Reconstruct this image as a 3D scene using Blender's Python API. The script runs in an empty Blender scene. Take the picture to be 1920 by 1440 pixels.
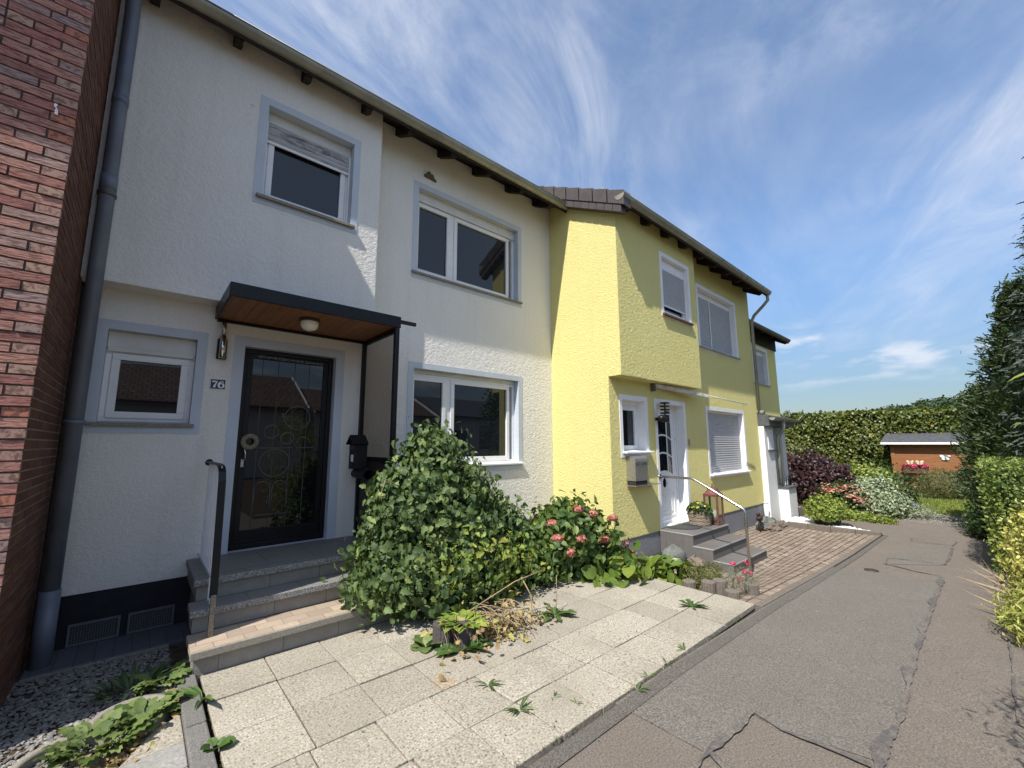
import bpy, math, random
import numpy as np
from mathutils import Vector, Matrix
random.seed(7); RNG = np.random.default_rng(7)
C = bpy.context.scene.collection
scene = bpy.context.scene

# ------------------------------------------------------------------ camera
cam = bpy.data.cameras.new("camera"); cam_o = bpy.data.objects.new("camera", cam); C.objects.link(cam_o)
cam.sensor_width = 36.0; cam.lens = 36.0 * 786.59 / 1920.0; cam.clip_end = 2000; cam.clip_start = 0.05
def cam_matrix(pitch, yaw, roll):
    c, s = math.cos, math.sin
    fw = Vector((c(pitch) * c(yaw), c(pitch) * s(yaw), s(pitch)))
    rt = Vector((s(yaw), -c(yaw), 0)); up = rt.cross(fw)
    r2 = c(roll) * rt + s(roll) * up; u2 = -s(roll) * rt + c(roll) * up
    m = Matrix((r2, u2, -fw)).transposed().to_4x4()
    m.translation = (0, 0, 1.6)
    return m
cam_o.matrix_world = cam_matrix(math.radians(8.061), math.radians(48.597), math.radians(-0.154))
scene.camera = cam_o
scene.view_settings.view_transform = 'Standard'; scene.view_settings.look = 'None'
scene.view_settings.exposure = 0.8; scene.view_settings.gamma = 1.0
scene.cycles.max_bounces = 8; scene.cycles.transparent_max_bounces = 12

# ------------------------------------------------------------------ sun and sky
SUN = Vector((-0.72, -0.20, 1.0)).normalized()          # towards the sun
elev = math.asin(SUN.z); azim = math.atan2(SUN.x, SUN.y)
sl = bpy.data.lights.new("sun", 'SUN'); sl.energy = 4.0; sl.angle = math.radians(0.5); sl.color = (1.0, 0.955, 0.88)
so = bpy.data.objects.new("sun", sl); C.objects.link(so)
so.rotation_euler = SUN.to_track_quat('Z', 'Y').to_euler(); so.location = (-20, -6, 30)

world = bpy.data.worlds.new("World"); scene.world = world; world.use_nodes = True
wn = world.node_tree.nodes; wl = world.node_tree.links; wn.clear()
def wnode(t, **kw):
    n = wn.new(t)
    for k, v in kw.items(): setattr(n, k, v)
    return n
w_out = wnode('ShaderNodeOutputWorld'); w_bg = wnode('ShaderNodeBackground'); w_bg.inputs[1].default_value = 0.14
sky = wnode('ShaderNodeTexSky'); sky.sky_type = 'NISHITA'; sky.sun_disc = False
sky.sun_elevation = elev; sky.sun_rotation = azim; sky.air_density = 1.0; sky.dust_density = 0.6; sky.ozone_density = 3.0
# cirrus: noise stretched on a high plane the view direction is carried up to
tc = wnode('ShaderNodeTexCoord'); sep = wnode('ShaderNodeSeparateXYZ'); wl.new(tc.outputs['Generated'], sep.inputs[0])
def wmath(op, a, b=None, c=None):
    n = wnode('ShaderNodeMath', operation=op)
    for i, x in enumerate((a, b, c)):
        if x is None: continue
        if isinstance(x, (int, float)): n.inputs[i].default_value = x
        else: wl.new(x, n.inputs[i])
    return n.outputs[0]
sg = wnode('ShaderNodeMapRange'); sg.interpolation_type = 'SMOOTHSTEP'; sg.inputs[1].default_value = 0.0; sg.inputs[2].default_value = 0.42; sg.inputs[3].default_value = 0.34; sg.inputs[4].default_value = 0.86
wl.new(sep.outputs[2], sg.inputs[0])
skm = wnode('ShaderNodeMix', data_type='RGBA', blend_type='MULTIPLY'); skm.inputs[0].default_value = 1.0; wl.new(sky.outputs[0], skm.inputs[6]); wl.new(sg.outputs[0], skm.inputs[7])
hs_w = wnode('ShaderNodeHueSaturation'); hs_w.inputs['Saturation'].default_value = 1.06; wl.new(skm.outputs[2], hs_w.inputs['Color']); wl.new(hs_w.outputs[0], w_bg.inputs[0])
zz = wmath('ADD', wmath('MAXIMUM', sep.outputs[2], 0.0), 0.10)
px = wmath('DIVIDE', sep.outputs[0], zz); py = wmath('DIVIDE', sep.outputs[1], zz)
cmb = wnode('ShaderNodeCombineXYZ'); wl.new(px, cmb.inputs[0]); wl.new(py, cmb.inputs[1])
def wnoise(scale, stretch, rot, detail, rough, dist, off):
    mp = wnode('ShaderNodeMapping'); mp.inputs['Rotation'].default_value = (0, 0, rot)
    mp.inputs['Scale'].default_value = (scale * stretch[0], scale * stretch[1], 1); mp.inputs['Location'].default_value = off
    # rotate first, then stretch: two mappings
    m0 = wnode('ShaderNodeMapping'); m0.inputs['Rotation'].default_value = (0, 0, rot); mp.inputs['Rotation'].default_value = (0, 0, 0)
    wl.new(cmb.outputs[0], m0.inputs[0]); wl.new(m0.outputs[0], mp.inputs[0])
    n = wnode('ShaderNodeTexNoise'); n.inputs['Scale'].default_value = 1.0; n.inputs['Detail'].default_value = detail
    n.inputs['Roughness'].default_value = rough; n.inputs['Distortion'].default_value = dist
    wl.new(mp.outputs[0], n.inputs['Vector'])
    return n.outputs[0]
def wramp(x, lo, hi):
    n = wnode('ShaderNodeMapRange'); n.interpolation_type = 'SMOOTHSTEP'
    n.inputs[1].default_value = lo; n.inputs[2].default_value = hi; wl.new(x, n.inputs[0]); return n.outputs[0]
ROT = math.radians(-28)
big = wramp(wnoise(0.9, (0.7, 1.0), ROT, 3, 0.5, 0.3, (3.1, 1.7, 0)), 0.40, 0.66)
wisp = wramp(wnoise(1.6, (0.65, 1.4), ROT, 9, 0.64, 1.8, (0.4, 5.2, 0)), 0.28, 0.82)
veil = wramp(wnoise(0.9, (0.6, 1.3), ROT + 0.3, 8, 0.62, 1.2, (7.3, 2.2, 0)), 0.30, 0.78)
cl = wmath('ADD', wmath('MULTIPLY', wmath('MULTIPLY', big, wisp), 0.80), wmath('MULTIPLY', veil, 0.21))
# small low cumulus near the horizon
cm2 = wnode('ShaderNodeMapping'); cm2.inputs['Scale'].default_value = (7, 7, 24); wl.new(tc.outputs['Generated'], cm2.inputs[0])
cn = wnode('ShaderNodeTexNoise'); cn.inputs['Scale'].default_value = 1.0; cn.inputs['Detail'].default_value = 6; wl.new(cm2.outputs[0], cn.inputs['Vector'])
band = wmath('MULTIPLY', wramp(sep.outputs[2], 0.09, 0.14), wmath('SUBTRACT', 1.0, wramp(sep.outputs[2], 0.19, 0.25)))
cum = wmath('MULTIPLY', wmath('MULTIPLY', wramp(cn.outputs[0], 0.52, 0.68), band), 0.75)
low = wramp(sep.outputs[2], 0.08, 0.34)
side = wramp(wmath('ADD', wmath('MULTIPLY', sep.outputs[0], 0.72), wmath('MULTIPLY', sep.outputs[1], 0.69)), 0.0, 0.6)   # the cloud field lies over the far end of the street
thin = wmath('MULTIPLY', wmath('SUBTRACT', 1.0, side), 0.34)      # even veil added over the unseen sky to brighten and whiten the fill
clf = wmath('MINIMUM', wmath('ADD', wmath('ADD', wmath('MULTIPLY', wmath('MULTIPLY', cl, low), side), wmath('MULTIPLY', thin, low)), cum), 0.85)
w_cl = wnode('ShaderNodeBackground'); w_cl.inputs[0].default_value = (0.80, 0.85, 0.95, 1); w_cl.inputs[1].default_value = 0.60
w_mix = wnode('ShaderNodeMixShader'); wl.new(clf, w_mix.inputs[0]); wl.new(w_bg.outputs[0], w_mix.inputs[1]); wl.new(w_cl.outputs[0], w_mix.inputs[2])
wl.new(w_mix.outputs[0], w_out.inputs[0])

# ------------------------------------------------------------------ materials
class NT:
    def __init__(s, name):
        s.m = bpy.data.materials.new(name); s.m.use_nodes = True; s.t = s.m.node_tree; s.t.nodes.clear()
        s.out = s.t.nodes.new('ShaderNodeOutputMaterial'); s.p = s.t.nodes.new('ShaderNodeBsdfPrincipled')
        s.t.links.new(s.p.outputs[0], s.out.inputs[0]); s.tc = None
    def n(s, typ, ins=None, **kw):
        x = s.t.nodes.new(typ)
        for k, v in kw.items(): setattr(x, k, v)
        for k, v in (ins or {}).items(): s.set(x.inputs[k], v)
        return x
    def set(s, sock, v):
        if isinstance(v, bpy.types.NodeSocket): s.t.links.new(v, sock)
        elif isinstance(v, tuple) and len(v) == 3 and sock.type == 'RGBA': sock.default_value = (*v, 1)
        else: sock.default_value = v
    def co(s):
        if not s.tc: s.tc = s.n('ShaderNodeTexCoord')
        return s.tc.outputs['Object']
    def noise(s, scale, detail=4, rough=.5, dist=0, stretch=None, rot=None, out=0):
        v = s.co()
        if stretch or rot: v = s.n('ShaderNodeMapping', {0: v, 'Scale': stretch or (1, 1, 1), 'Rotation': rot or (0, 0, 0)}).outputs[0]
        return s.n('ShaderNodeTexNoise', {'Vector': v, 'Scale': scale, 'Detail': detail, 'Roughness': rough, 'Distortion': dist}).outputs[out]
    def vor(s, scale, feature='F1', out=0, stretch=None):
        v = s.co()
        if stretch: v = s.n('ShaderNodeMapping', {0: v, 'Scale': stretch}).outputs[0]
        return s.n('ShaderNodeTexVoronoi', {'Vector': v, 'Scale': scale}, feature=feature).outputs[out]
    def ramp(s, x, stops, interp='LINEAR'):
        r = s.n('ShaderNodeValToRGB', {0: x}); r.color_ramp.interpolation = interp
        e = r.color_ramp.elements
        while len(e) < len(stops): e.new(0.5)
        for el, (p, c) in zip(e, stops): el.position = p; el.color = (c, c, c, 1) if isinstance(c, (int, float)) else (*c, 1)
        return r.outputs[0]
    def mix(s, f, a, b, mode='MIX'):
        x = s.n('ShaderNodeMix', data_type='RGBA', blend_type=mode)
        s.set(x.inputs[0], f); s.set(x.inputs[6], a); s.set(x.inputs[7], b); return x.outputs[2]
    def math(s, op, a, b=0.0):
        x = s.n('ShaderNodeMath', operation=op); s.set(x.inputs[0], a); s.set(x.inputs[1], b); return x.outputs[0]
    def bump(s, h, strength, dist=.01, prev=None):
        b = s.n('ShaderNodeBump', {'Height': h, 'Strength': strength, 'Distance': dist})
        if prev: s.set(b.inputs['Normal'], prev)
        return b.outputs[0]
    def rnd(s): return s.n('ShaderNodeNewGeometry').outputs['Random Per Island']
    def fin(s, color=None, rough=.7, normal=None, metal=0, spec=.5):
        if color is not None: s.set(s.p.inputs['Base Color'], color)
        s.set(s.p.inputs['Roughness'], rough); s.p.inputs['Metallic'].default_value = metal
        s.p.inputs['Specular IOR Level'].default_value = spec
        if normal: s.set(s.p.inputs['Normal'], normal)
        return s.m

def plain(name, col, rough=.6, metal=0, var=.12, nscale=6, bump=0, bscale=120, spec=.5):
    n = NT(name); f = n.noise(nscale, 5, .6)
    lo = tuple(c * (1 - var) for c in col); hi = tuple(min(1, c * (1 + var)) for c in col)
    c = n.ramp(f, [(.3, lo), (.7, hi)])
    nm = n.bump(n.noise(bscale, 3), bump, .004) if bump else None
    r = n.ramp(n.noise(nscale * 3, 3), [(.3, max(0, rough - .08)), (.7, min(1, rough + .08))])
    return n.fin(c, r, nm, metal, spec)

def stucco(name, col, dirt=.80, warm=(1, .97, .92), bs=.55, bd=.006):
    n = NT(name)
    worm = n.noise(44, 4, .62, 1.0); fine = n.noise(170, 2)
    h = n.math('ADD', n.ramp(worm, [(.33, 0), (.62, 1)]), n.math('MULTIPLY', fine, .35))
    big = n.noise(.55, 5, .6); streak = n.noise(1.0, 5, .6, 0, (7, 7, .35))
    d = tuple(c * dirt * w for c, w in zip(col, warm))
    c = n.mix(n.ramp(big, [(.36, 0), (.72, .55)]), col, d)
    c = n.mix(n.ramp(streak, [(.52, 0), (.78, .5)]), c, d)
    c = n.mix(n.math('MULTIPLY', n.ramp(worm, [(.3, 1), (.5, 0)]), .14), c, tuple(x * .6 for x in col))
    return n.fin(c, .92, n.bump(h, bs, bd), 0, .2)

M = {}
M['white_stucco'] = stucco('white_stucco', (.80, .78, .735), .86)
M['yellow_stucco'] = stucco('yellow_stucco', (.78, .71, .30), .9, (1, .98, .9), .85, .009)
M['trim_blue'] = plain('trim_blue', (.50, .545, .605), .7, 0, .06, 3, .15, 90, .3)
M['trim_white'] = plain('trim_white', (.80, .80, .80), .6, 0, .05, 4, .1, 60, .3)
M['pvc'] = plain('pvc_white', (.76, .76, .75), .32, 0, .04, 4)
M['box_white'] = plain('shutter_box_white', (.62, .61, .57), .5, 0, .08, 5)
M['black'] = plain('black_paint', (.007, .007, .008), .42, 0, .2, 8, 0, 100, .3)
M['black_matt'] = plain('black_matt', (.012, .012, .013), .6, 0, .2, 8, 0, 100, .3)
M['plinth_dark'] = plain('plinth_dark', (.022, .023, .028), .8, 0, .3, 3, .4, 90, .2)
M['plinth_brown'] = plain('plinth_brown', (.16, .10, .08), .85, 0, .2, 3, .3, 90)
M['zinc'] = plain('zinc', (.30, .295, .24), .45, .35, .25, 3)
M['zinc_dark'] = plain('zinc_dark', (.12, .12, .11), .5, .5, .3, 5)
M['pipe'] = plain('downpipe_zinc', (.15, .17, .215), .55, .25, .18, 3)
M['wood_dark'] = plain('eave_wood', (.028, .02, .016), .75, 0, .3, 6, .3, 40, .2)
M['steel'] = plain('stainless_steel', (.56, .55, .53), .28, 1.0, .08, 12)
M['brushed'] = plain('brushed_steel', (.40, .38, .36), .42, .8, .1, 20)
M['chrome'] = plain('chrome', (.62, .60, .56), .2, 1.0, .1, 20)
M['lamp_glass'] = plain('opal_glass', (.80, .77, .70), .25, 0, .04, 4)
M['blue_enamel'] = plain('blue_enamel', (.015, .022, .075), .3, 0, .1, 8)
M['white_enamel'] = plain('white_enamel', (.8, .8, .8), .35, 0, .03, 8)
M['chalk'] = plain('chalk', (.34, .33, .30), .95, 0, .5, 160)
M['straw'] = plain('straw', (.20, .165, .11), .9, 0, .45, 60, .7, 120)
M['terracotta'] = plain('red_lantern_paint', (.15, .05, .042), .6, 0, .25, 20, .2, 80)
M['candle'] = plain('candle', (.75, .72, .64), .6)
M['mat'] = plain('doormat', (.045, .045, .047), .95, 0, .4, 60, .6, 200)
M['bark'] = plain('bark', (.12, .085, .06), .9, 0, .4, 14, .8, 50)
M['stem_dry'] = plain('dry_stem', (.30, .22, .13), .85, 0, .3, 20)
M['bronze'] = plain('figurine_brown', (.05, .03, .022), .55, 0, .3, 20)
M['white_plaster'] = stucco('white_plaster', (.74, .74, .73), .93)
M['slate'] = plain('slate_cladding', (.075, .078, .085), .6, 0, .3, 9, .3, 40)
M['fabric'] = plain('awning_white', (.55, .54, .50), .7, 0, .35, 9)
M['soil'] = plain('soil', (.075, .055, .04), .95, 0, .45, 12, 1.0, 60, .1)
M['flowerbox'] = plain('flower_box_brown', (.11, .055, .035), .7, 0, .3, 10)
M['interior'] = plain('dark_interior', (.02, .02, .022), .9)
M['sign_teal'] = plain('butterfly_teal', (.10, .32, .30), .5, 0, .3, 30)
M['sign_white'] = plain('butterfly_white', (.75, .78, .78), .5, 0, .2, 30)
M['tube_white'] = plain('vent_white', (.75, .75, .76), .4)

def glass_mat(name, tint=(.009, .011, .015), ior=1.6):
    n = NT(name); n.p.inputs['IOR'].default_value = ior
    nm = n.bump(n.noise(1.1, 2), .012, .05)
    return n.fin(tint, .012, nm)
M['glass'] = glass_mat('window_glass')
M['glass_door'] = glass_mat('door_glass', (.007, .007, .008), 1.6)
def panel_mat(name, tint, fac):
    n = NT(name)
    tr = n.n('ShaderNodeBsdfTransparent', {0: tint}); n.fin((.10, .09, .08), .12)
    mx = n.n('ShaderNodeMixShader', {0: fac, 1: tr.outputs[0], 2: n.p.outputs[0]})
    n.t.links.new(mx.outputs[0], n.out.inputs[0]); return n.m
M['panel_glass'] = panel_mat('smoked_panel', (.72, .67, .62), .14)
M['panel_lower'] = panel_mat('dark_panel', (.12, .10, .09), .35)
M['lantern_glass'] = panel_mat('lantern_glass', (.85, .88, .85), .12)

def wood_boards(name, col, axis, width, var=.35, gap=.4):
    n = NT(name); sep = n.n('ShaderNodeSeparateXYZ', {0: n.co()})
    u = n.math('DIVIDE', sep.outputs[axis], width); fl = n.math('FLOOR', u); fr = n.math('FRACT', u)
    r = n.n('ShaderNodeTexWhiteNoise', {'W': fl}, noise_dimensions='1D').outputs[0]
    st = [1, 1, 1]; st = (18, 1.2, 18) if axis == 0 else (1.2, 18, 18) if axis == 1 else (1.2, 1.2, 22)
    g = n.noise(3.0, 6, .6, .3, st)
    c = n.ramp(g, [(.25, tuple(x * .6 for x in col)), (.75, tuple(min(1, x * 1.25) for x in col))])
    c = n.mix(n.math('MULTIPLY', r, var), c, tuple(x * .45 for x in col))
    line = n.ramp(fr, [(0, 0), (.05, 1), (.95, 1), (1, 0)])
    c = n.mix(n.math('MULTIPLY', n.math('SUBTRACT', 1.0, line), gap * 2), c, tuple(x * .18 for x in col))
    return n.fin(c, .55, n.bump(n.math('ADD', line, n.math('MULTIPLY', g, .25)), .6, .006), 0, .35)
M['ceiling_boards'] = wood_boards('canopy_boards', (.26, .115, .05), 0, .095)
M['shed_boards'] = wood_boards('shed_boards', (.31, .135, .055), 2, .115, .3)

def brick(name, stops, streak):
    n = NT(name); r = n.rnd()
    c = n.ramp(r, stops, 'CONSTANT')
    st = n.noise(1.0, 6, .65, .5, (14, 14, 95) if streak else (30, 30, 30), (0, .22, 0) if streak else None)
    blot = n.noise(9, 4, .6)
    c = n.mix(n.ramp(st, [(.42, .65), (.52, 0)]), c, (.075, .042, .035))  # darkens the low spots; on rustic bricks this paints the grooves' shade
    if streak: c = n.mix(n.ramp(st, [(.54, 0), (.68, .3)]), c, (.46, .32, .27))  # pale streaks put the sunlit ridges into the colour
    if streak: c = n.mix(n.ramp(blot, [(.5, 0), (.75, .35)]), c, (.44, .31, .25))
    return n.fin(c, .85, n.bump(st, 1.0 if streak else .4, .012 if streak else .003), 0, .2)
RED = [(0, (.30, .125, .095)), (.18, (.34, .165, .125)), (.36, (.25, .10, .078)), (.5, (.31, .19, .155)), (.64, (.36, .17, .125)), (.8, (.27, .175, .155)), (.88, (.32, .13, .10))]
M['brick_front'] = brick('rustic_brick', [(p, tuple(min(1, q * f) for q, f in zip(c, (1.35, 1.42, 1.52)))) for p, c in RED], True)
M['brick_head'] = brick('brick_header', [(0, (.40, .24, .19)), (.3, (.34, .23, .20)), (.55, (.44, .18, .12)), (.75, (.42, .27, .20))], False)
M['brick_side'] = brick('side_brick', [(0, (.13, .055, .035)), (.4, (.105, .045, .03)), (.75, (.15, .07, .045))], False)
M['mortar'] = plain('mortar', (.17, .14, .125), .95, 0, .2, 20, .5, 150)
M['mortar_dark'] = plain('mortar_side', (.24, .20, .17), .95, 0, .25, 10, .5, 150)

def speckle(name, base, dark, light, scale, rough=.9, bump=.5, stain=None):
    n = NT(name)
    a = n.noise(scale, 3, .7); b = n.noise(scale * .47, 2, .6); big = n.noise(1.6, 5, .65)
    c = n.ramp(a, [(.34, dark), (.47, base), (.56, base), (.68, light)])
    c = n.mix(n.ramp(b, [(.55, 0), (.72, .5)]), c, dark)
    if stain: c = n.mix(n.ramp(big, [(.42, 0), (.72, .6)]), c, stain)
    if name == 'aggregate_slab':
        d = n.n('ShaderNodeVectorMath', {0: n.co(), 1: (1.70, 2.62, 0)}, operation='DISTANCE').outputs[1]
        c = n.mix(n.math('MULTIPLY', n.ramp(d, [(.02, 1), (.11, 0)]), n.ramp(n.noise(22, 4), [(.38, 0), (.6, .7)])), c, (.34, .19, .07))
    r = n.rnd(); c = n.mix(n.math('MULTIPLY', r, .30), c, dark)
    blot = n.noise(3.3, 6, .7, .6); c = n.mix(n.ramp(blot, [(.55, 0), (.74, .32)]), c, tuple(x * .6 for x in base))
    return n.fin(c, rough, n.bump(a, bump, .004), 0, .25)
M['slab'] = speckle('aggregate_slab', (.40, .362, .295), (.12, .104, .08), (.66, .61, .51), 78, .9, .9, (.25, .225, .175))
M['slab_grey'] = speckle('grey_slab', (.30, .29, .27), (.2, .195, .18), (.4, .385, .36), 60, .9, .3, (.2, .19, .17))
M['granite'] = speckle('granite_edge', (.23, .225, .22), (.035, .035, .04), (.62, .61, .58), 95, .6, .4)
M['concrete'] = speckle('concrete', (.27, .245, .205), (.17, .155, .125), (.36, .335, .29), 70, .95, .5, (.22, .2, .15))
M['kerb'] = speckle('kerb_concrete', (.20, .19, .175), (.08, .076, .07), (.33, .32, .30), 120, .95, .7, (.12, .115, .1))
M['palisade'] = speckle('palisade_concrete', (.085, .075, .072), (.05, .045, .044), (.14, .125, .12), 80, .95, .6)
M['palisade_pale'] = speckle('palisade_pale', (.17, .145, .12), (.085, .07, .06), (.27, .24, .21), 80, .95, .6, (.16, .14, .115))
M['plinth_grey'] = speckle('plinth_grey', (.25, .255, .27), (.12, .125, .135), (.36, .365, .38), 60, .9, .9, (.2, .2, .21))
M['rock_green'] = speckle('rock_grey_green', (.15, .16, .145), (.08, .085, .078), (.24, .245, .22), 26, .85, .8)
M['rock_brown'] = speckle('rock_brown', (.18, .145, .115), (.09, .075, .063), (.30, .26, .22), 18, .9, .9)
def worn_tar():
    n = NT('tar_seam'); g = n.noise(95, 4, .8); w = n.noise(9, 6, .75); k = n.noise(2.3, 3)
    c = n.mix(n.ramp(n.math('ADD', w, n.math('MULTIPLY', k, .5)), [(.66, 0), (.84, .85)]), n.ramp(g, [(.3, (.05, .047, .045)), (.7, (.13, .12, .115))]), n.ramp(g, [(.33, (.07, .062, .053)), (.5, (.155, .135, .115)), (.7, (.29, .26, .225))]))
    return n.fin(c, .85, n.bump(g, .6, .005), 0, .3)
M['tar'] = worn_tar()
M['iron'] = plain('cast_iron', (.065, .05, .035), .6, .5, .3, 30)

def asphalt(name, base, dark, light):
    n = NT(name); a = n.noise(95, 4, .8); b = n.noise(1.1, 6, .6); s = n.vor(260)
    pat = n.noise(5, 5, .6)
    c = n.ramp(a, [(.33, dark), (.5, base), (.70, light)])
    c = n.mix(n.ramp(b, [(.35, 0), (.75, .28)]), c, tuple(x * .72 for x in base))
    c = n.mix(n.ramp(pat, [(.5, 0), (.72, .08)]), c, light)
    return n.fin(c, .93, n.bump(n.math('ADD', a, n.math('MULTIPLY', s, .6)), .75, .006), 0, .25)
M['asphalt'] = asphalt('asphalt_worn', (.172, .146, .122), (.070, .058, .048), (.31, .27, .23))
M['asphalt_grey'] = asphalt('asphalt_patch', (.160, .146, .126), (.06, .055, .048), (.31, .285, .25))
M['asphalt_dark'] = asphalt('asphalt_edge', (.125, .112, .095), (.05, .047, .044), (.24, .225, .21))

def tiles(name, c1, c2, w, h, plane):
    n = NT(name); sep = n.n('ShaderNodeSeparateXYZ', {0: n.co()})
    cb = n.n('ShaderNodeCombineXYZ', {0: sep.outputs[0 if plane != 'yz' else 1], 1: sep.outputs[1 if plane == 'xy' else 2]})
    b = n.n('ShaderNodeTexBrick', {'Vector': cb.outputs[0], 'Color1': c1, 'Color2': c2, 'Mortar': tuple(x * .45 for x in c1), 'Scale': 1.0, 'Mortar Size': .003, 'Brick Width': w, 'Row Height': h}, offset=.5)
    b.inputs['Bias'].default_value = 0
    cl = n.noise(14, 5, .6, .5)
    c = n.mix(n.ramp(cl, [(.35, .0), (.7, .4)]), b.outputs[0], tuple(x * .6 for x in c1))
    crack = n.vor(9, 'DISTANCE_TO_EDGE'); cr = n.ramp(crack, [(0, 0), (.04, 1)])
    return n.fin(c, .6, n.bump(n.math('ADD', n.math('MULTIPLY', b.outputs[1], -1.0), n.math('MULTIPLY', cr, .5)), .5, .004), 0, .35)
M['tile_tread'] = tiles('tile_tread', (.20, .195, .18), (.23, .22, .20), .40, 5.0, 'xy')
M['tile_riser'] = tiles('tile_riser', (.24, .225, .20), (.29, .27, .24), .42, 5.0, 'xz')
M['tile_beige'] = tiles('tile_beige', (.47, .375, .285), (.31, .245, .19), .19, .118, 'xy')
M['tile_grey'] = tiles('tile_anthracite', (.135, .125, .118), (.16, .15, .14), .45, 5.0, 'xy')
M['tile_grey_side'] = tiles('tile_anthracite_side', (.135, .125, .12), (.155, .145, .138), .30, 5.0, 'yz')
M['tile_edge'] = plain('tile_edge', (.34, .335, .33), .4)

def pavers():
    n = NT('clay_pavers'); v = n.co()
    b = n.n('ShaderNodeTexBrick', {'Vector': v, 'Color1': (.20, .15, .115), 'Color2': (.27, .215, .17), 'Mortar': (.045, .036, .028), 'Scale': 1.0, 'Mortar Size': .010, 'Mortar Smooth': .3, 'Brick Width': .22, 'Row Height': .112}, offset=.5)
    lich = n.noise(7, 6, .75); spot = n.noise(34, 4, .6)
    c = n.mix(n.math('MULTIPLY', n.ramp(lich, [(.50, 0), (.60, 1)]), n.ramp(spot, [(.46, 0), (.54, .8)])), b.outputs[0], (.46, .40, .32))
    c = n.mix(n.ramp(n.noise(2.2, 4), [(.4, 0), (.7, .4)]), c, (.13, .10, .08))
    h = n.math('ADD', n.math('MULTIPLY', b.outputs[1], -1.6), n.math('MULTIPLY', spot, .5))
    return n.fin(c, .92, n.bump(h, .9, .01), 0, .2)
M['pavers'] = pavers()
def roof_tiles():
    n = NT('roof_tiles'); sep = n.n('ShaderNodeSeparateXYZ', {0: n.co()})
    cb = n.n('ShaderNodeCombineXYZ', {0: sep.outputs[0], 1: sep.outputs[1]})
    b = n.n('ShaderNodeTexBrick', {'Vector': cb.outputs[0], 'Color1': (.12, .07, .05), 'Color2': (.17, .10, .075), 'Mortar': (.03, .02, .016), 'Scale': 1.0, 'Mortar Size': .02, 'Brick Width': .3, 'Row Height': .3}, offset=.5)
    return n.fin(b.outputs[0], .75, n.bump(n.math('MULTIPLY', b.outputs[1], -1.0), .8, .03))
M['roof'] = roof_tiles()
M['verge'] = plain('verge_tile', (.062, .050, .047), .6, 0, .2, 8, .2, 60)

def shutter(name, col, dirt=False):
    n = NT(name); c = n.ramp(n.noise(5, 4), [(.3, tuple(x * .9 for x in col)), (.7, col)])
    if dirt:
        d = n.noise(1.0, 6, .7, .6, (1.3, 1.3, 9), (0, -.42, 0), )
        c = n.mix(n.ramp(d, [(.53, 0), (.63, .85)]), c, (.06, .058, .055))
    return n.fin(c, .5)
M['shutter'] = shutter('roller_shutter', (.42, .42, .43))
M['shutter_dirty'] = shutter('roller_shutter_dirty', (.44, .44, .43), True)

def leaf(name, stops, rough=.5, trans=.28, spec=.4, veins=True):
    n = NT(name); c = n.ramp(n.rnd(), stops)
    if veins: c = n.mix(n.ramp(n.noise(40, 3), [(.35, .35), (.65, 0)]), c, tuple(x * .6 for x in stops[0][1]))
    n.fin(c, rough, None, 0, spec)
    t = n.n('ShaderNodeBsdfTranslucent'); n.set(t.inputs[0], n.mix(.5, c, (.22, .32, .03), 'MIX'))
    mx = n.n('ShaderNodeMixShader', {0: trans, 1: n.p.outputs[0], 2: t.outputs[0]})
    n.t.links.new(mx.outputs[0], n.out.inputs[0]); return n.m
M['leaf_shrub'] = leaf('shrub_leaf', [(0, (.055, .095, .035)), (.5, (.105, .165, .055)), (.85, (.16, .23, .075)), (1, (.28, .34, .10))], .6)
M['leaf_lime'] = leaf('lime_leaf', [(0, (.14, .22, .035)), (.6, (.26, .33, .06)), (1, (.42, .42, .10))])
M['leaf_hydr'] = leaf('hydrangea_leaf', [(0, (.045, .095, .025)), (.6, (.085, .15, .035)), (1, (.20, .26, .06))])
M['leaf_weed'] = leaf('weed_leaf', [(0, (.04, .09, .025)), (.6, (.08, .15, .035)), (1, (.15, .22, .06))])
M['leaf_primrose'] = leaf('primrose_leaf', [(0, (.07, .12, .03)), (.6, (.15, .21, .06)), (1, (.27, .33, .12))], .65)
M['leaf_berg'] = leaf('bergenia_leaf', [(0, (.08, .14, .03)), (.6, (.17, .24, .04)), (.92, (.25, .29, .05)), (1, (.45, .40, .09))], .35)
M['leaf_dead'] = leaf('dead_leaf', [(0, (.18, .115, .06)), (.5, (.37, .26, .13)), (.8, (.44, .35, .13)), (1, (.32, .33, .08))], .8, .1)
M['leaf_heather'] = leaf('heather_leaf', [(0, (.07, .095, .02)), (.6, (.13, .15, .03)), (1, (.20, .20, .05))], .7, .1)
M['leaf_pink'] = leaf('dianthus_leaf', [(0, (.12, .16, .10)), (1, (.24, .28, .19))], .7, .1)
M['leaf_beech'] = leaf('beech_leaf', [(0, (.05, .08, .015)), (.5, (.10, .13, .022)), (.85, (.16, .17, .03)), (1, (.30, .25, .05))], .4, .22)
M['leaf_maple'] = leaf('purple_maple_leaf', [(0, (.022, .010, .014)), (.6, (.048, .018, .024)), (1, (.09, .030, .035))], .45, .08)
M['leaf_varieg'] = leaf('variegated_leaf', [(0, (.12, .18, .08)), (.5, (.26, .32, .18)), (.8, (.5, .54, .38)), (1, (.65, .67, .52))], .5, .2)
M['leaf_yellow'] = leaf('gold_leaf', [(0, (.34, .34, .06)), (.5, (.52, .48, .11)), (1, (.72, .66, .26))], .45, .2)
M['leaf_thuja'] = leaf('thuja_leaf', [(0, (.022, .042, .016)), (.6, (.042, .07, .022)), (1, (.085, .12, .035))], .6, .12)
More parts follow.
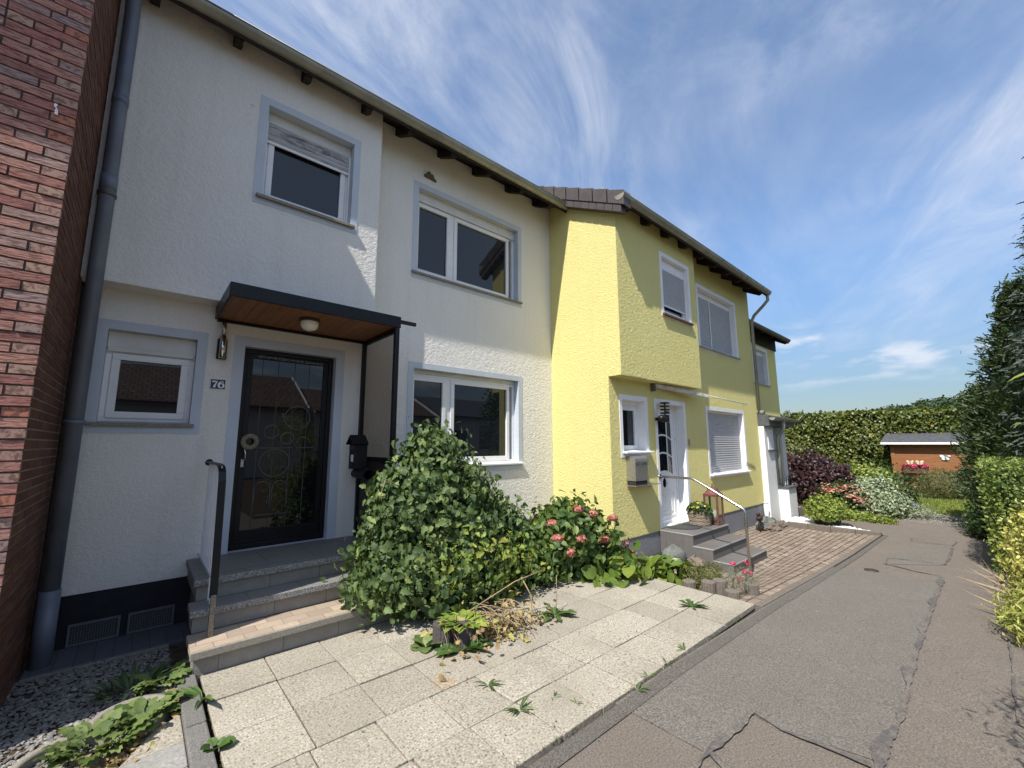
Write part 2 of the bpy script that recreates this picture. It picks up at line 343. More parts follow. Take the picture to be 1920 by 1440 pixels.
M['leaf_fir'] = leaf('blue_fir_leaf', [(0, (.032, .05, .038)), (.6, (.058, .082, .062)), (1, (.12, .15, .12))], .6, .08)
M['leaf_box'] = leaf('hedge_leaf', [(0, (.08, .13, .03)), (.6, (.17, .23, .045)), (1, (.33, .37, .09))], .45, .2)
M['leaf_dark'] = leaf('dark_leaf', [(0, (.025, .05, .015)), (.7, (.05, .09, .022)), (1, (.09, .13, .035))], .45, .15)
M['leaf_olive'] = leaf('olive_leaf', [(0, (.075, .095, .03)), (.6, (.14, .15, .05)), (1, (.24, .22, .10))], .5, .2)
M['leaf_wood'] = leaf('far_wood_leaf', [(0, (.035, .06, .035)), (.6, (.06, .09, .045)), (1, (.10, .135, .06))], .8, .05, .1)
M['grass'] = leaf('grass_blade', [(0, (.12, .17, .03)), (.6, (.20, .25, .05)), (1, (.34, .34, .10))], .6, .25, .2, False)
M['bamboo'] = leaf('gold_grass_blade', [(0, (.20, .26, .05)), (.5, (.36, .38, .08)), (1, (.58, .54, .20))], .5, .25, .3, False)
M['petal_pink'] = leaf('petal_pink', [(0, (.38, .07, .075)), (.45, (.50, .15, .14)), (.8, (.58, .30, .22)), (1, (.50, .42, .22))], .6, .25, .2, False)
M['petal_salmon'] = leaf('petal_salmon', [(0, (.48, .16, .12)), (.6, (.56, .26, .19)), (1, (.60, .38, .30))], .6, .2, .2, False)
M['petal_magenta'] = leaf('petal_magenta', [(0, (.55, .03, .12)), (1, (.75, .10, .22))], .6, .2, .2, False)
M['petal_dusky'] = leaf('petal_dusky', [(0, (.22, .06, .10)), (1, (.48, .22, .30))], .6, .2, .2, False)
M['petal_yellow'] = leaf('petal_yellow', [(0, (.65, .55, .06)), (1, (.8, .72, .2))], .6, .2, .2, False)
M['petal_cream'] = leaf('petal_cream', [(0, (.72, .60, .42)), (1, (.8, .72, .58))], .6, .2, .2, False)
M['petal_lilac'] = leaf('petal_lilac', [(0, (.28, .25, .45)), (1, (.45, .42, .60))], .6, .2, .2, False)
M['pebble'] = speckle('pebble', (.22, .205, .185), (.09, .085, .08), (.42, .40, .375), 30, .8, .3)
M['pebble_white'] = plain('pebble_white', (.72, .72, .70), .7, 0, .15, 30)
M['grit'] = speckle('grit', (.34, .30, .25), (.15, .13, .11), (.5, .46, .4), 40, .95, .9)
M['basket'] = None
def wicker():
    n = NT('wicker'); v = n.co()
    w = n.n('ShaderNodeTexWave', {'Vector': n.n('ShaderNodeMapping', {0: v, 'Scale': (1, 1, 1)}).outputs[0], 'Scale': 22.0, 'Distortion': 1.5, 'Detail': 2.0}, bands_direction='Z').outputs[1]
    k = n.noise(36, 4, .6)
    c = n.ramp(n.math('ADD', n.math('MULTIPLY', w, .5), n.math('MULTIPLY', k, .5)), [(.25, (.11, .07, .045)), (.5, (.38, .29, .20)), (.8, (.60, .51, .40))])
    return n.fin(c, .8, n.bump(w, .8, .01))
M['basket'] = wicker()

# ------------------------------------------------------------------ mesh helpers
class MB:
    def __init__(s): s.v = []; s.f = []; s.smooth = set()
    def quad(s, *p):
        b = len(s.v); s.v += [tuple(q) for q in p]; s.f.append(tuple(range(b, b + len(p)))); return s
    def box(s, x0, x1, y0, y1, z0, z1):
        b = len(s.v)
        s.v += [(x0, y0, z0), (x1, y0, z0), (x1, y1, z0), (x0, y1, z0), (x0, y0, z1), (x1, y0, z1), (x1, y1, z1), (x0, y1, z1)]
        s.f += [tuple(b + i for i in q) for q in ((3, 2, 1, 0), (4, 5, 6, 7), (0, 1, 5, 4), (1, 2, 6, 5), (2, 3, 7, 6), (3, 0, 4, 7))]
        return s
    def hexa(s, pts):                                   # eight corners, same order as box
        b = len(s.v); s.v += [tuple(p) for p in pts]
        s.f += [tuple(b + i for i in q) for q in ((3, 2, 1, 0), (4, 5, 6, 7), (0, 1, 5, 4), (1, 2, 6, 5), (2, 3, 7, 6), (3, 0, 4, 7))]
        return s
    def prism(s, poly, d):                              # polygon of 3-D points swept by vector d
        b = len(s.v); n = len(poly); d = Vector(d)
        s.v += [tuple(p) for p in poly] + [tuple(Vector(p) + d) for p in poly]
        s.f.append(tuple(range(b + n - 1, b - 1, -1))); s.f.append(tuple(range(b + n, b + 2 * n)))
        for i in range(n): j = (i + 1) % n; s.f.append((b + i, b + j, b + n + j, b + n + i))
        return s
    def tube(s, path, r, n=12, cap=True, flat=None):
        P = [Vector(p) for p in path]; rs = r if isinstance(r, (list, tuple)) else [r] * len(P)
        b0 = len(s.v); ref = None
        for i, p in enumerate(P):
            t = (P[min(i + 1, len(P) - 1)] - P[max(i - 1, 0)]).normalized()
            if ref is None: ref = t.orthogonal().normalized()
            else: ref = (ref - t * ref.dot(t)).normalized()
            bi = t.cross(ref)
            for k in range(n):
                a = 2 * math.pi * k / n; s.v.append(tuple(p + rs[i] * (math.cos(a) * ref + math.sin(a) * bi)))
        for i in range(len(P) - 1):
            for k in range(n):
                k2 = (k + 1) % n; a = b0 + i * n
                s.smooth.add(len(s.f)); s.f.append((a + k, a + k2, a + n + k2, a + n + k))
        if cap:
            s.f.append(tuple(range(b0 + n - 1, b0 - 1, -1))); e = b0 + (len(P) - 1) * n; s.f.append(tuple(range(e, e + n)))
        return s
    def lathe(s, prof, c, n=24, arc=(0, 2 * math.pi)):  # profile of (r, z) turned about the vertical through c
        b0 = len(s.v); full = abs(arc[1] - arc[0] - 2 * math.pi) < 1e-6; m = n if full else n + 1
        for (r, z) in prof:
            for k in range(m):
                a = arc[0] + (arc[1] - arc[0]) * k / n; s.v.append((c[0] + r * math.cos(a), c[1] + r * math.sin(a), c[2] + z))
        for i in range(len(prof) - 1):
            for k in range(n):
                k2 = (k + 1) % m; a = b0 + i * m
                s.smooth.add(len(s.f)); s.f.append((a + k, a + k2, a + m + k2, a + m + k))
        return s
    def ring(s, c, R, r, n=36, m=8, axis='y', a0=0, a1=2 * math.pi):
        path = []
        for k in range(n + 1):
            a = a0 + (a1 - a0) * k / n
            d = {'y': (math.cos(a), 0, math.sin(a)), 'z': (math.cos(a), math.sin(a), 0), 'x': (0, math.cos(a), math.sin(a))}[axis]
            path.append(tuple(c[i] + R * d[i] for i in range(3)))
        return s.tube(path, r, m, False)
    def blob(s, c, rad, seed=0, rough=.18, n=10, m=14, flat=None):
        rg = random.Random(seed); b0 = len(s.v)
        ph = [rg.uniform(0, 6.28) for _ in range(6)]
        for i in range(n + 1):
            th = math.pi * i / n
            for k in range(m):
                a = 2 * math.pi * k / m
                q = 1 + rough * (math.sin(2 * a + ph[0]) * math.sin(2 * th + ph[1]) + .6 * math.sin(3 * a + ph[2]) * math.sin(th) + .5 * math.sin(5 * th + ph[3] + 2 * a) * math.sin(th) + .4 * rg.uniform(-1, 1) * math.sin(th))
                z = math.cos(th) * q
                if flat is not None: z = max(z, flat)
                s.v.append((c[0] + rad[0] * q * math.sin(th) * math.cos(a), c[1] + rad[1] * q * math.sin(th) * math.sin(a), c[2] + rad[2] * z))
        for i in range(n):
            for k in range(m):
                k2 = (k + 1) % m; s.f.append((b0 + i * m + k, b0 + (i + 1) * m + k, b0 + (i + 1) * m + k2, b0 + i * m + k2))
        return s

def origin(o):
    v = Vector((0, 0, 0))
    while o: v += o.location; o = o.parent
    return v
def part(name, mb, mat, parent=None, bevel=0, smooth=False, loc=None):
    me = bpy.data.meshes.new(name); L = origin(parent) if parent else Vector(loc or (0, 0, 0))
    me.from_pydata([(x - L.x, y - L.y, z - L.z) for x, y, z in mb.v], [], mb.f); me.update()
    o = bpy.data.objects.new(name, me); C.objects.link(o)
    if parent: o.parent = parent
    else: o.location = L
    me.materials.append(M[mat] if isinstance(mat, str) else mat)
    if smooth: me.polygons.foreach_set('use_smooth', [True] * len(me.polygons))
    elif mb.smooth:
        fl = [i in mb.smooth for i in range(len(me.polygons))]; me.polygons.foreach_set('use_smooth', fl)
    if bevel:
        bv = o.modifiers.new('bevel', 'BEVEL'); bv.width = bevel; bv.segments = 2; bv.limit_method = 'ANGLE'; bv.angle_limit = math.radians(40)
    return o
def tag(o, label=None, cat=None, group=None, kind=None):
    if label: o['label'] = label
    if cat: o['category'] = cat
    if group: o['group'] = group
    if kind: o['kind'] = kind
    return o
def thing(name, loc, label, cat, group=None):
    o = bpy.data.objects.new(name, None); o.empty_display_size = .2; C.objects.link(o); o.location = loc
    return tag(o, label, cat, group)
def solo(name, mb, mat, label, cat, group=None, loc=None, bevel=0, smooth=False):
    return tag(part(name, mb, mat, None, bevel, smooth, loc), label, cat, group)

# -------- foliage: many small folded leaf faces as one mesh
def tpl(outline, fold=.18, curl=.12):
    """leaf outline as half-widths along x=0..1; returns verts and faces (mid rib plus two edges)"""
    v = []; f = []; k = len(outline)
    for i, (x, w) in enumerate(outline):
        z = -curl * x * x
        v += [(x, 0, z), (x, w, z + fold * w), (x, -w, z + fold * w)]
    for i in range(k - 1):
        a, b = 3 * i, 3 * (i + 1)
        f += [(a, b, b + 1, a + 1), (a, a + 2, b + 2, b)]
    return np.array(v), f
LEAF = {
    'oval': tpl([(0, .02), (.25, .24), (.6, .27), (1, .0)], .3, .2),
    'round': tpl([(0, .08), (.2, .36), (.55, .44), (.85, .28), (1, .02)], .25, .25),
    'lobed': tpl([(0, .03), (.12, .34), (.3, .26), (.45, .42), (.6, .24), (.78, .22), (1, .0)], .35, .35),
    'strap': tpl([(0, .04), (.35, .09), (.7, .07), (1, .0)], .5, .35),
    'blade': tpl([(0, .012), (.4, .02), (1, .0)], .4, .5),
    'jag': tpl([(0, .03), (.2, .10), (.3, .07), (.42, .15), (.5, .10), (.66, .19), (.78, .14), (1, .0)], .3, .35),
    'big': tpl([(0, .05), (.15, .16), (.35, .25), (.6, .30), (.82, .22), (1, .04)], .28, .45),
    'reed': tpl([(0, .02), (.3, .04), (.65, .034), (1, .0)], .5, .45),
    'crinkle': (lambda t: (t[0] + np.array([[0, 0, .06 * (-1) ** (i // 3) * (i % 3 > 0)] for i in range(len(t[0]))]), t[1]))(tpl([(0, .05), (.12, .13), (.24, .17), (.36, .24), (.48, .27), (.6, .31), (.72, .28), (.84, .24), (.94, .12), (1, .03)], .2, .5)),
    'petal': tpl([(0, .1), (.5, .38), (1, .12)], .15, .1),
    'spray': tpl([(0, .03), (.25, .17), (.35, .08), (.55, .16), (.65, .07), (.85, .10), (1, .0)], .2, .15),
}
def norm(a): return a / np.maximum(np.linalg.norm(a, axis=-1, keepdims=True), 1e-9)
def leaves_mesh(name, P, D, U, S, shape, mat, parent=None, loc=(0, 0, 0)):
    """P points, D leaf direction, U leaf normal hint, S length"""
    P, D, U = (np.asarray(a, float) for a in (P, D, U)); N = len(P)
    D = norm(D); Yv = norm(np.cross(U, D)); Zv = np.cross(D, Yv); S = np.broadcast_to(np.asarray(S, float), (N,))
    tv, tf = LEAF[shape]; k = len(tv)
    L = np.array(origin(parent) if parent else loc)
    V = (P - L)[:, None, :] + S[:, None, None] * (tv[None, :, 0:1] * D[:, None, :] + tv[None, :, 1:2] * Yv[:, None, :] + tv[None, :, 2:3] * Zv[:, None, :])
    V = V.reshape(-1, 3)
    F = (np.array(tf)[None] + (np.arange(N) * k)[:, None, None]).reshape(-1, 4)
    me = bpy.data.meshes.new(name); nf = len(F)
    me.vertices.add(len(V)); me.vertices.foreach_set('co', V.ravel().astype(np.float32))
    me.loops.add(nf * 4); me.loops.foreach_set('vertex_index', F.ravel().astype(np.int32))
    me.polygons.add(nf); me.polygons.foreach_set('loop_start', (np.arange(nf) * 4).astype(np.int32))
    me.update(calc_edges=True); me.validate()
    o = bpy.data.objects.new(name, me); C.objects.link(o); me.materials.append(M[mat])
    if parent: o.parent = parent
    else: o.location = loc
    return o
def on_ellipsoids(E, n, zmin, inner=.0):
    """random points on the outer skin of a union of ellipsoids (c, r), with outward normals"""
    E = [(np.array(c, float), np.array(r, float)) for c, r in E]
    area = np.array([np.prod(r) ** (2 / 3) for _, r in E]); pr = area / area.sum()
    out = []; nor = []
    while len(out) < n:
        i = RNG.choice(len(E), p=pr); c, r = E[i]
        d = norm(RNG.normal(size=3)); k = 1 - inner * RNG.random() ** 2
        p = c + d * r * k
        if p[2] < zmin: continue
        if any(j != i and np.sum(((p - cj) / rj) ** 2) < .72 for j, (cj, rj) in enumerate(E)): continue
        out.append(p); nor.append(d / r)
    return np.array(out), norm(np.array(nor))
def clumped(E, nclump, per, rad, zmin, droop=.5, inner=.25, jit=.5):
    """leaf positions gathered in clumps on the skin, drooping outward"""
    P, N = on_ellipsoids(E, nclump, zmin, inner)
    sc = rad * (0.6 + .8 * RNG.random((nclump, 1, 1)))
    off = RNG.normal(size=(nclump, per, 3)) * sc
    pts = (P[:, None, :] + off); nn = np.repeat(N[:, None, :], per, 1) + RNG.normal(size=(nclump, per, 3)) * jit
    pts = pts.reshape(-1, 3); nn = norm(nn.reshape(-1, 3))
    keep = pts[:, 2] > zmin; pts, nn = pts[keep], nn[keep]
    tang = norm(np.cross(nn, RNG.normal(size=nn.shape)))
    d = norm(tang + nn * .35 + np.array([0, 0, -1.0]) * droop)
    return pts, d, nn
def stems_mb(base, targets, r0, r1, sag=.15, n=6):
    mb = MB()
    for b, t in zip(base, targets):
        b = Vector(b); t = Vector(t); path = []
        for i in range(n + 1):
            u = i / n; p = b.lerp(t, u); p.z += sag * math.sin(math.pi * u); path.append(p)
        mb.tube(path, [r0 + (r1 - r0) * i / n for i in range(n + 1)], 5)
    return mb
def text_mesh(name, s, size, mat, parent, pos, offset=0.0, depth=.0015, width=None):
    cu = bpy.data.curves.new(name, 'FONT'); cu.body = s; cu.size = size; cu.align_x = 'CENTER'; cu.align_y = 'CENTER'; cu.extrude = depth; cu.offset = offset
    tmp = bpy.data.objects.new(name, cu); C.objects.link(tmp); bpy.context.view_layer.update()
    me = bpy.data.meshes.new_from_object(tmp); bpy.data.objects.remove(tmp)
    xs = [v.co.x for v in me.vertices]; k = width / (max(xs) - min(xs)) if width else 1
    for v in me.vertices: x, y, z = v.co; v.co = (x * k, -z, y)
    me.flip_normals(); me.materials.clear(); me.materials.append(M[mat])
    o = bpy.data.objects.new(name, me); C.objects.link(o); o.parent = parent; o.location = Vector(pos) - origin(parent); return o

# ------------------------------------------------------------------ ground heights
def S(x): return float(np.interp(x, [3, 5, 7, 9, 11, 12.5, 60], [0, -.06, -.16, -.24, -.29, -.33, -.33]))
def G(x, y):
    s = S(x)
    if x > 4.85:
        w = min(1, max(0, (y - 1.9) / .75)); w = w * w * (3 - 2 * w)
        return s * (1 - w) - .36 * w if x < 11.7 else s
    return 0.0
def grid(xs, ys, zf):
    mb = MB(); n = len(ys)
    for x in xs:
        for y in ys: mb.v.append((x, y, zf(x, y)))
    for i in range(len(xs) - 1):
        for j in range(n - 1): a = i * n + j; mb.f.append((a, a + n, a + n + 1, a + 1))
    return mb
def lin(a, b, n): return [a + (b - a) * i / n for i in range(n + 1)]
GX = [-900, -60, -20, -6] + lin(-3, 14.9, 120) + [16, 20, 30, 60, 200, 900]
GY = [-900, -60, -20, -8] + lin(-3, 5.2, 60) + [8, 14, 30, 80, 300, 900]
g = grid(GX, GY, lambda x, y: G(x, y) - .06 if -3 <= x <= 14.9 else S(x) - .045)
tag(part('ground', g, 'soil'), kind='structure')
path = grid(lin(-8, 15.0, 92), lin(-1.6, 1.70, 12), lambda x, y: S(x))
n0 = len(path.v); p2 = grid(lin(11.85, 15.0, 14), lin(1.70, 3.55, 8), lambda x, y: S(x))
path.v += p2.v; path.f += [tuple(i + n0 for i in q) for q in p2.f]
tag(part('path', path, 'asphalt'), kind='structure')

def ribbon(name, poly, mat, dz, step=.35):
    """flat sheet following the path height: polygon in plan, triangulated as a fan of fine strips along x"""
    import bmesh
    bm = bmesh.new(); vs = [bm.verts.new((x, y, 0)) for x, y in poly]; bm.faces.new(vs)
    x = min(p[0] for p in poly) + step; xm = max(p[0] for p in poly)
    while x < xm:
        bmesh.ops.bisect_plane(bm, geom=bm.verts[:] + bm.edges[:] + bm.faces[:], plane_co=(x, 0, 0), plane_no=(1, 0, 0)); x += step
    for v in bm.verts: v.co.z = S(v.co.x) + dz
    bmesh.ops.triangulate(bm, faces=bm.faces[:])
    bmesh.ops.recalc_face_normals(bm, faces=bm.faces[:])
    me = bpy.data.meshes.new(name); bm.to_mesh(me); bm.free()
    if me.polygons and me.polygons[0].normal.z < 0: me.flip_normals()
    o = bpy.data.objects.new(name, me); C.objects.link(o); me.materials.append(M[mat]); return o
def seam(pts, w, rag, seed):
    rg = random.Random(seed); L = []; R = []
    P = []
    for a, b in zip(pts[:-1], pts[1:]):
        n = max(2, int(math.dist(a, b) / .022))
        P += [(a[0] + (b[0] - a[0]) * i / n, a[1] + (b[1] - a[1]) * i / n) for i in range(n)]
    P.append(pts[-1]); ww = w; 
    for i, p in enumerate(P):
        a = P[max(0, i - 1)]; b = P[min(len(P) - 1, i + 1)]; d = math.dist(a, b) or 1
        nx, ny = -(b[1] - a[1]) / d, (b[0] - a[0]) / d
        q = i * .022; ww = w * (1 + .45 * math.sin(q * 9 + seed) + .35 * math.sin(q * 23 + 2 * seed) + .15 * math.sin(q * 61 + seed))
        l = ww * .5 + rag * (max(0, math.sin(q * 5.3 + seed * 3)) ** 2 * .8 + .12 * rg.random()); r = ww * .35 + rag * .15 * rg.random()
        L.append((p[0] + nx * l, p[1] + ny * l)); R.append((p[0] - nx * r, p[1] - ny * r))
    return L, R
def seam_obj(pts, w, rag, seed, dz):
    L, R = seam(pts, w, rag, seed); mb = MB(); n = len(L)
    for (a, b) in zip(L, R): mb.v += [(a[0], a[1], S(a[0]) + dz), (b[0], b[1], S(b[0]) + dz)]
    for i in range(n - 1): mb.f.append((2 * i, 2 * i + 1, 2 * i + 3, 2 * i + 2))
    return mb
tag(ribbon('path_patch', [(2.36, 1.14), (2.36, 1.72), (7.7, 1.72), (7.85, .86), (8.15, .62), (5.2, .58), (2.95, .55), (2.86, .95), (2.88, 1.14)], 'asphalt_grey', .004), kind='structure')
tag(ribbon('path_patch', [(8.65, 1.28), (9.2, 1.30), (11.4, 1.26), (11.6, .70), (9.35, .66)], 'asphalt_grey', .004), kind='structure')
tag(ribbon('path_edge', [(-6, 1.585), (-6, 1.699), (2.3, 1.699), (11.8, 1.699), (11.8, 1.63), (2.4, 1.60)], 'asphalt_dark', .008), kind='structure')
seams = [([(2.2, .55), (3.1, .54), (3.5, .53), (4.0, .55), (4.6, .57), (5.6, .59), (6.3, .60), (7.2, .62), (8.0, .62), (8.38, .66), (8.45, .95), (8.66, 1.27)], .028, .05, 1),
         ([(8.66, 1.27), (9.22, 1.31), (9.30, .98), (9.35, .70)], .018, .01, 2), ([(9.34, .68), (10.1, .66), (11.2, .68)], .028, .02, 3),
         ([(2.9, 1.13), (2.84, .95), (2.86, .8), (2.87, .57)], .024, .01, 4), ([(2.92, 1.12), (2.62, 1.13), (2.42, 1.15), (1.9, 1.14)], .035, .03, 5), ([(2.37, 1.15), (2.30, 1.0), (2.25, .6)], .035, .015, 6),
         ([(12.05, .67), (11.45, .69), (11.42, 1.24), (11.8, 1.28), (12.0, .9)], .018, .008, 7), ([(4.0, .075), (8.7, .10)], .012, .01, 8)]
mbs = MB()
for i, (p, w, r, sd) in enumerate(seams):
    q = seam_obj(p, w, r, sd, .012 + .0006 * i); n0 = len(mbs.v); mbs.v += q.v; mbs.f += [tuple(a + n0 for a in f) for f in q.f]
tag(part('tar_seams', mbs, 'tar'), kind='structure')
solo('valve_cover', MB().lathe([(0, .008), (.075, .008), (.082, .004), (.082, -.02)], (7.95, 1.33, S(7.95) + .006), 28), 'iron', 'small round rusty iron valve cover set in the asphalt path', 'cover')

# slab paving in front of the white house
rg = random.Random(3); slab = MB()
ROWS = [1.745, 2.145, 2.555, 2.985, 3.415, 3.825, 4.24]
for r in range(6):
    y0, y1 = ROWS[r], ROWS[r + 1]; off = -.40 + (.0 if r > 1 else -.04 + .02 * r); wd = .395 if r > 1 else .358
    x = .465 + off * .0; k = 0
    edges = [.465]
    while edges[-1] < 4.72: edges.append(edges[-1] + wd)
    edges = [e + (.02 if r == 0 else 0) for e in edges]; edges[0] = .465
    for a, b in zip(edges[:-1], edges[1:]):
        if b > 4.80: b = 4.76
        if b - a < .1: continue
        g_ = .0045; t = rg.uniform(-.003, .003); dz = [rg.uniform(-.003, .003) + t for _ in range(4)]
        ya = y0 - (.06 if (r == 0 and b < 1.85) else 0)
        slab.hexa([(a + g_, ya + g_, -.045), (b - g_, ya + g_, -.045), (b - g_, y1 - g_, -.045), (a + g_, y1 - g_, -.045),
                   (a + g_, ya + g_, dz[0]), (b - g_, ya + g_, dz[1]), (b - g_, y1 - g_, dz[2]), (a + g_, y1 - g_, dz[3])])
tag(part('paving', slab, 'slab', None, .004), kind='structure')
pv = grid(lin(4.86, 11.62, 60), lin(1.803, 5.2, 38), lambda x, y: G(x, y))
tag(part('yard_paving', pv, 'pavers'), kind='structure')
# kerb along the yard, individual stones in one strip of paving edge
kb = MB(); x = 4.9
while x < 11.5:
    x1 = min(x + .46, 11.62)
    kb.hexa([(x + .003, 1.72, S(x) - .1), (x1 - .003, 1.72, S(x1) - .1), (x1 - .003, 1.80, S(x1) - .1), (x + .003, 1.80, S(x) - .1),
             (x + .003, 1.72, S(x) + .018), (x1 - .003, 1.72, S(x1) + .018), (x1 - .003, 1.80, S(x1) + .016), (x + .003, 1.80, S(x) + .016)]); x = x1
y = 1.72
while y < 3.3: kb.box(11.63, 11.75, y + .003, y + .42, -.45, -.245); y += .425
tag(part('kerb', kb, 'palisade_pale', None, .006), kind='structure')

# ------------------------------------------------------------------ house building helpers (fronts face -y)
def wall(mb, x0, x1, z0, z1, Y, holes, depth=.14):
    xs = sorted({x0, x1} | {h[0] for h in holes} | {h[1] for h in holes}); zs = sorted({z0, z1} | {h[2] for h in holes} | {h[3] for h in holes})
    for a, b in zip(xs[:-1], xs[1:]):
        for c, d in zip(zs[:-1], zs[1:]):
            mx, mz = (a + b) / 2, (c + d) / 2
            if any(h[0] < mx < h[1] and h[2] < mz < h[3] for h in holes): continue
            mb.quad((a, Y, c), (b, Y, c), (b, Y, d), (a, Y, d))
    return mb
def vnoise(x, z, cell, seed):
    rg = np.random.default_rng(seed); g = rg.random((997,))
    def h(i, j): return g[(i * 374761 + j * 668265 + seed * 911) % 997]
    u, v = x / cell, z / cell; i, j = np.floor(u).astype(int), np.floor(v).astype(int); a, b = u - i, v - j; a = a * a * (3 - 2 * a); b = b * b * (3 - 2 * b)
    return (h(i, j) * (1 - a) + h(i + 1, j) * a) * (1 - b) + (h(i, j + 1) * (1 - a) + h(i + 1, j + 1) * a) * b
def render_coat(name, x0, x1, z0, z1, Y, holes, extra, mat, parent, step=.0105, amp=.0026):
    """front of a rendered wall as a fine sheet with the real relief of worm-drawn plaster; extra = plain faces"""
    def cuts(c): return np.concatenate([np.linspace(a, b, max(2, int((b - a) / step)) + 1)[:-1] for a, b in zip(c[:-1], c[1:])] + [[c[-1]]])
    xs = cuts(sorted({x0, x1} | {h[0] for h in holes} | {h[1] for h in holes})); zs = cuts(sorted({z0, z1} | {h[2] for h in holes} | {h[3] for h in holes}))
    X, Z = np.meshgrid(xs, zs, indexing='ij'); wx = X + .02 * (vnoise(X, Z, .03, 5) - .5); wz = Z + .02 * (vnoise(X, Z, .03, 6) - .5)
    n1 = vnoise(wx, wz, .021, 1) * .6 + vnoise(wx, wz, .0115, 2) * .4; H = np.clip((n1 - .30) / .34, 0, 1); H = H * (.75 + .5 * vnoise(X, Z, .4, 3))
    edge = np.minimum.reduce([X - x0, x1 - X, Z - z0, z1 - Z]); H = H * np.clip(edge / .012, 0, 1)
    V = np.stack([X, Y - amp * np.clip(H, 0, 1.1), Z], -1).reshape(-1, 3); nz = len(zs)
    cx, cz = (xs[:-1] + xs[1:]) / 2, (zs[:-1] + zs[1:]) / 2; CX, CZ = np.meshgrid(cx, cz, indexing='ij'); keep = np.ones_like(CX, bool)
    for h in holes: keep &= ~((CX > h[0]) & (CX < h[1]) & (CZ > h[2]) & (CZ < h[3]))
    I, J = np.nonzero(keep); a = I * nz + J; F = np.stack([a, a + nz, a + nz + 1, a + 1], 1)
    ev = np.array(extra.v).reshape(-1, 3) if extra.v else np.zeros((0, 3)); F2 = [[len(V) + i for i in f] for f in extra.f]
    V = np.concatenate([V, ev]) - np.array(origin(parent)); me = bpy.data.meshes.new(name); nf = len(F); tot = nf * 4 + sum(len(f) for f in F2)
    me.vertices.add(len(V)); me.vertices.foreach_set('co', V.ravel().astype(np.float32)); me.loops.add(tot)
    me.loops.foreach_set('vertex_index', np.concatenate([F.ravel()] + [np.array(f) for f in F2]).astype(np.int32)); me.polygons.add(nf + len(F2))
    st = list(np.arange(nf) * 4); c = nf * 4
    for f in F2: st.append(c); c += len(f)
    me.polygons.foreach_set('loop_start', np.array(st, np.int32)); me.polygons.foreach_set('use_smooth', np.array([True] * nf + [False] * len(F2)))
    me.update(calc_edges=True); o = bpy.data.objects.new(name, me); C.objects.link(o); o.parent = parent; me.materials.append(M[mat]); return o
def surround(house_part, x0, x1, z0, z1, Y, depth, w, mat, wb=None, proud=.0075, sides='lrtb'):
    """painted band round an opening plus its reveal"""
    wb = w if wb is None else wb; mb = MB(); f, k = Y - proud, Y + .012
    if 't' in sides: mb.box(x0 - w, x1 + w, f, k, z1, z1 + w)
    if 'b' in sides and wb: mb.box(x0 - w, x1 + w, f, k, z0 - wb, z0)
    mb.box(x0 - w, x0, f, k, z0, z1); mb.box(x1, x1 + w, f, k, z0, z1)
    k2 = k + .0005
    mb.quad((x0, k, z0), (x0, Y + depth, z0), (x0, Y + depth, z1), (x0, k, z1)); mb.quad((x1, k, z1), (x1, Y + depth, z1), (x1, Y + depth, z0), (x1, k, z0))
    mb.quad((x0, k, z1), (x0, Y + depth, z1), (x1, Y + depth, z1), (x1, k, z1)); mb.quad((x0, k, z0), (x1, k, z0), (x1, Y + depth, z0), (x0, Y + depth, z0))
    return part('surround', mb, mat, house_part)
def frame_box(mb, x0, x1, z0, z1, y0, y1, w):
    mb.box(x0, x1, y0, y1, z1 - w, z1).box(x0, x1, y0, y1, z0, z0 + w).box(x0, x0 + w, y0, y1, z0 + w, z1 - w).box(x1 - w, x1, y0, y1, z0 + w, z1 - w)
def slats(x0, x1, z0, z1, y, pitch=.05):
    mb = MB(); z = z1
    while z > z0 + .004:
        zb = max(z0, z - pitch); h = z - zb; pts = []
        for i in range(6): u = i / 5; pts.append((x0, y - .009 * math.sin(math.pi * u) + .001, z - u * (h - .0025)))
        n0 = len(mb.v); mb.v += pts + [(x1, p[1], p[2]) for p in pts]
        for i in range(5): mb.smooth.add(len(mb.f)); mb.f.append((n0 + i, n0 + i + 1, n0 + 7 + i, n0 + 6 + i))
        mb.quad((x0, y + .002, zb + .0025), (x1, y + .002, zb + .0025), (x1, y + .002, zb), (x0, y + .002, zb)); z = zb
    return mb
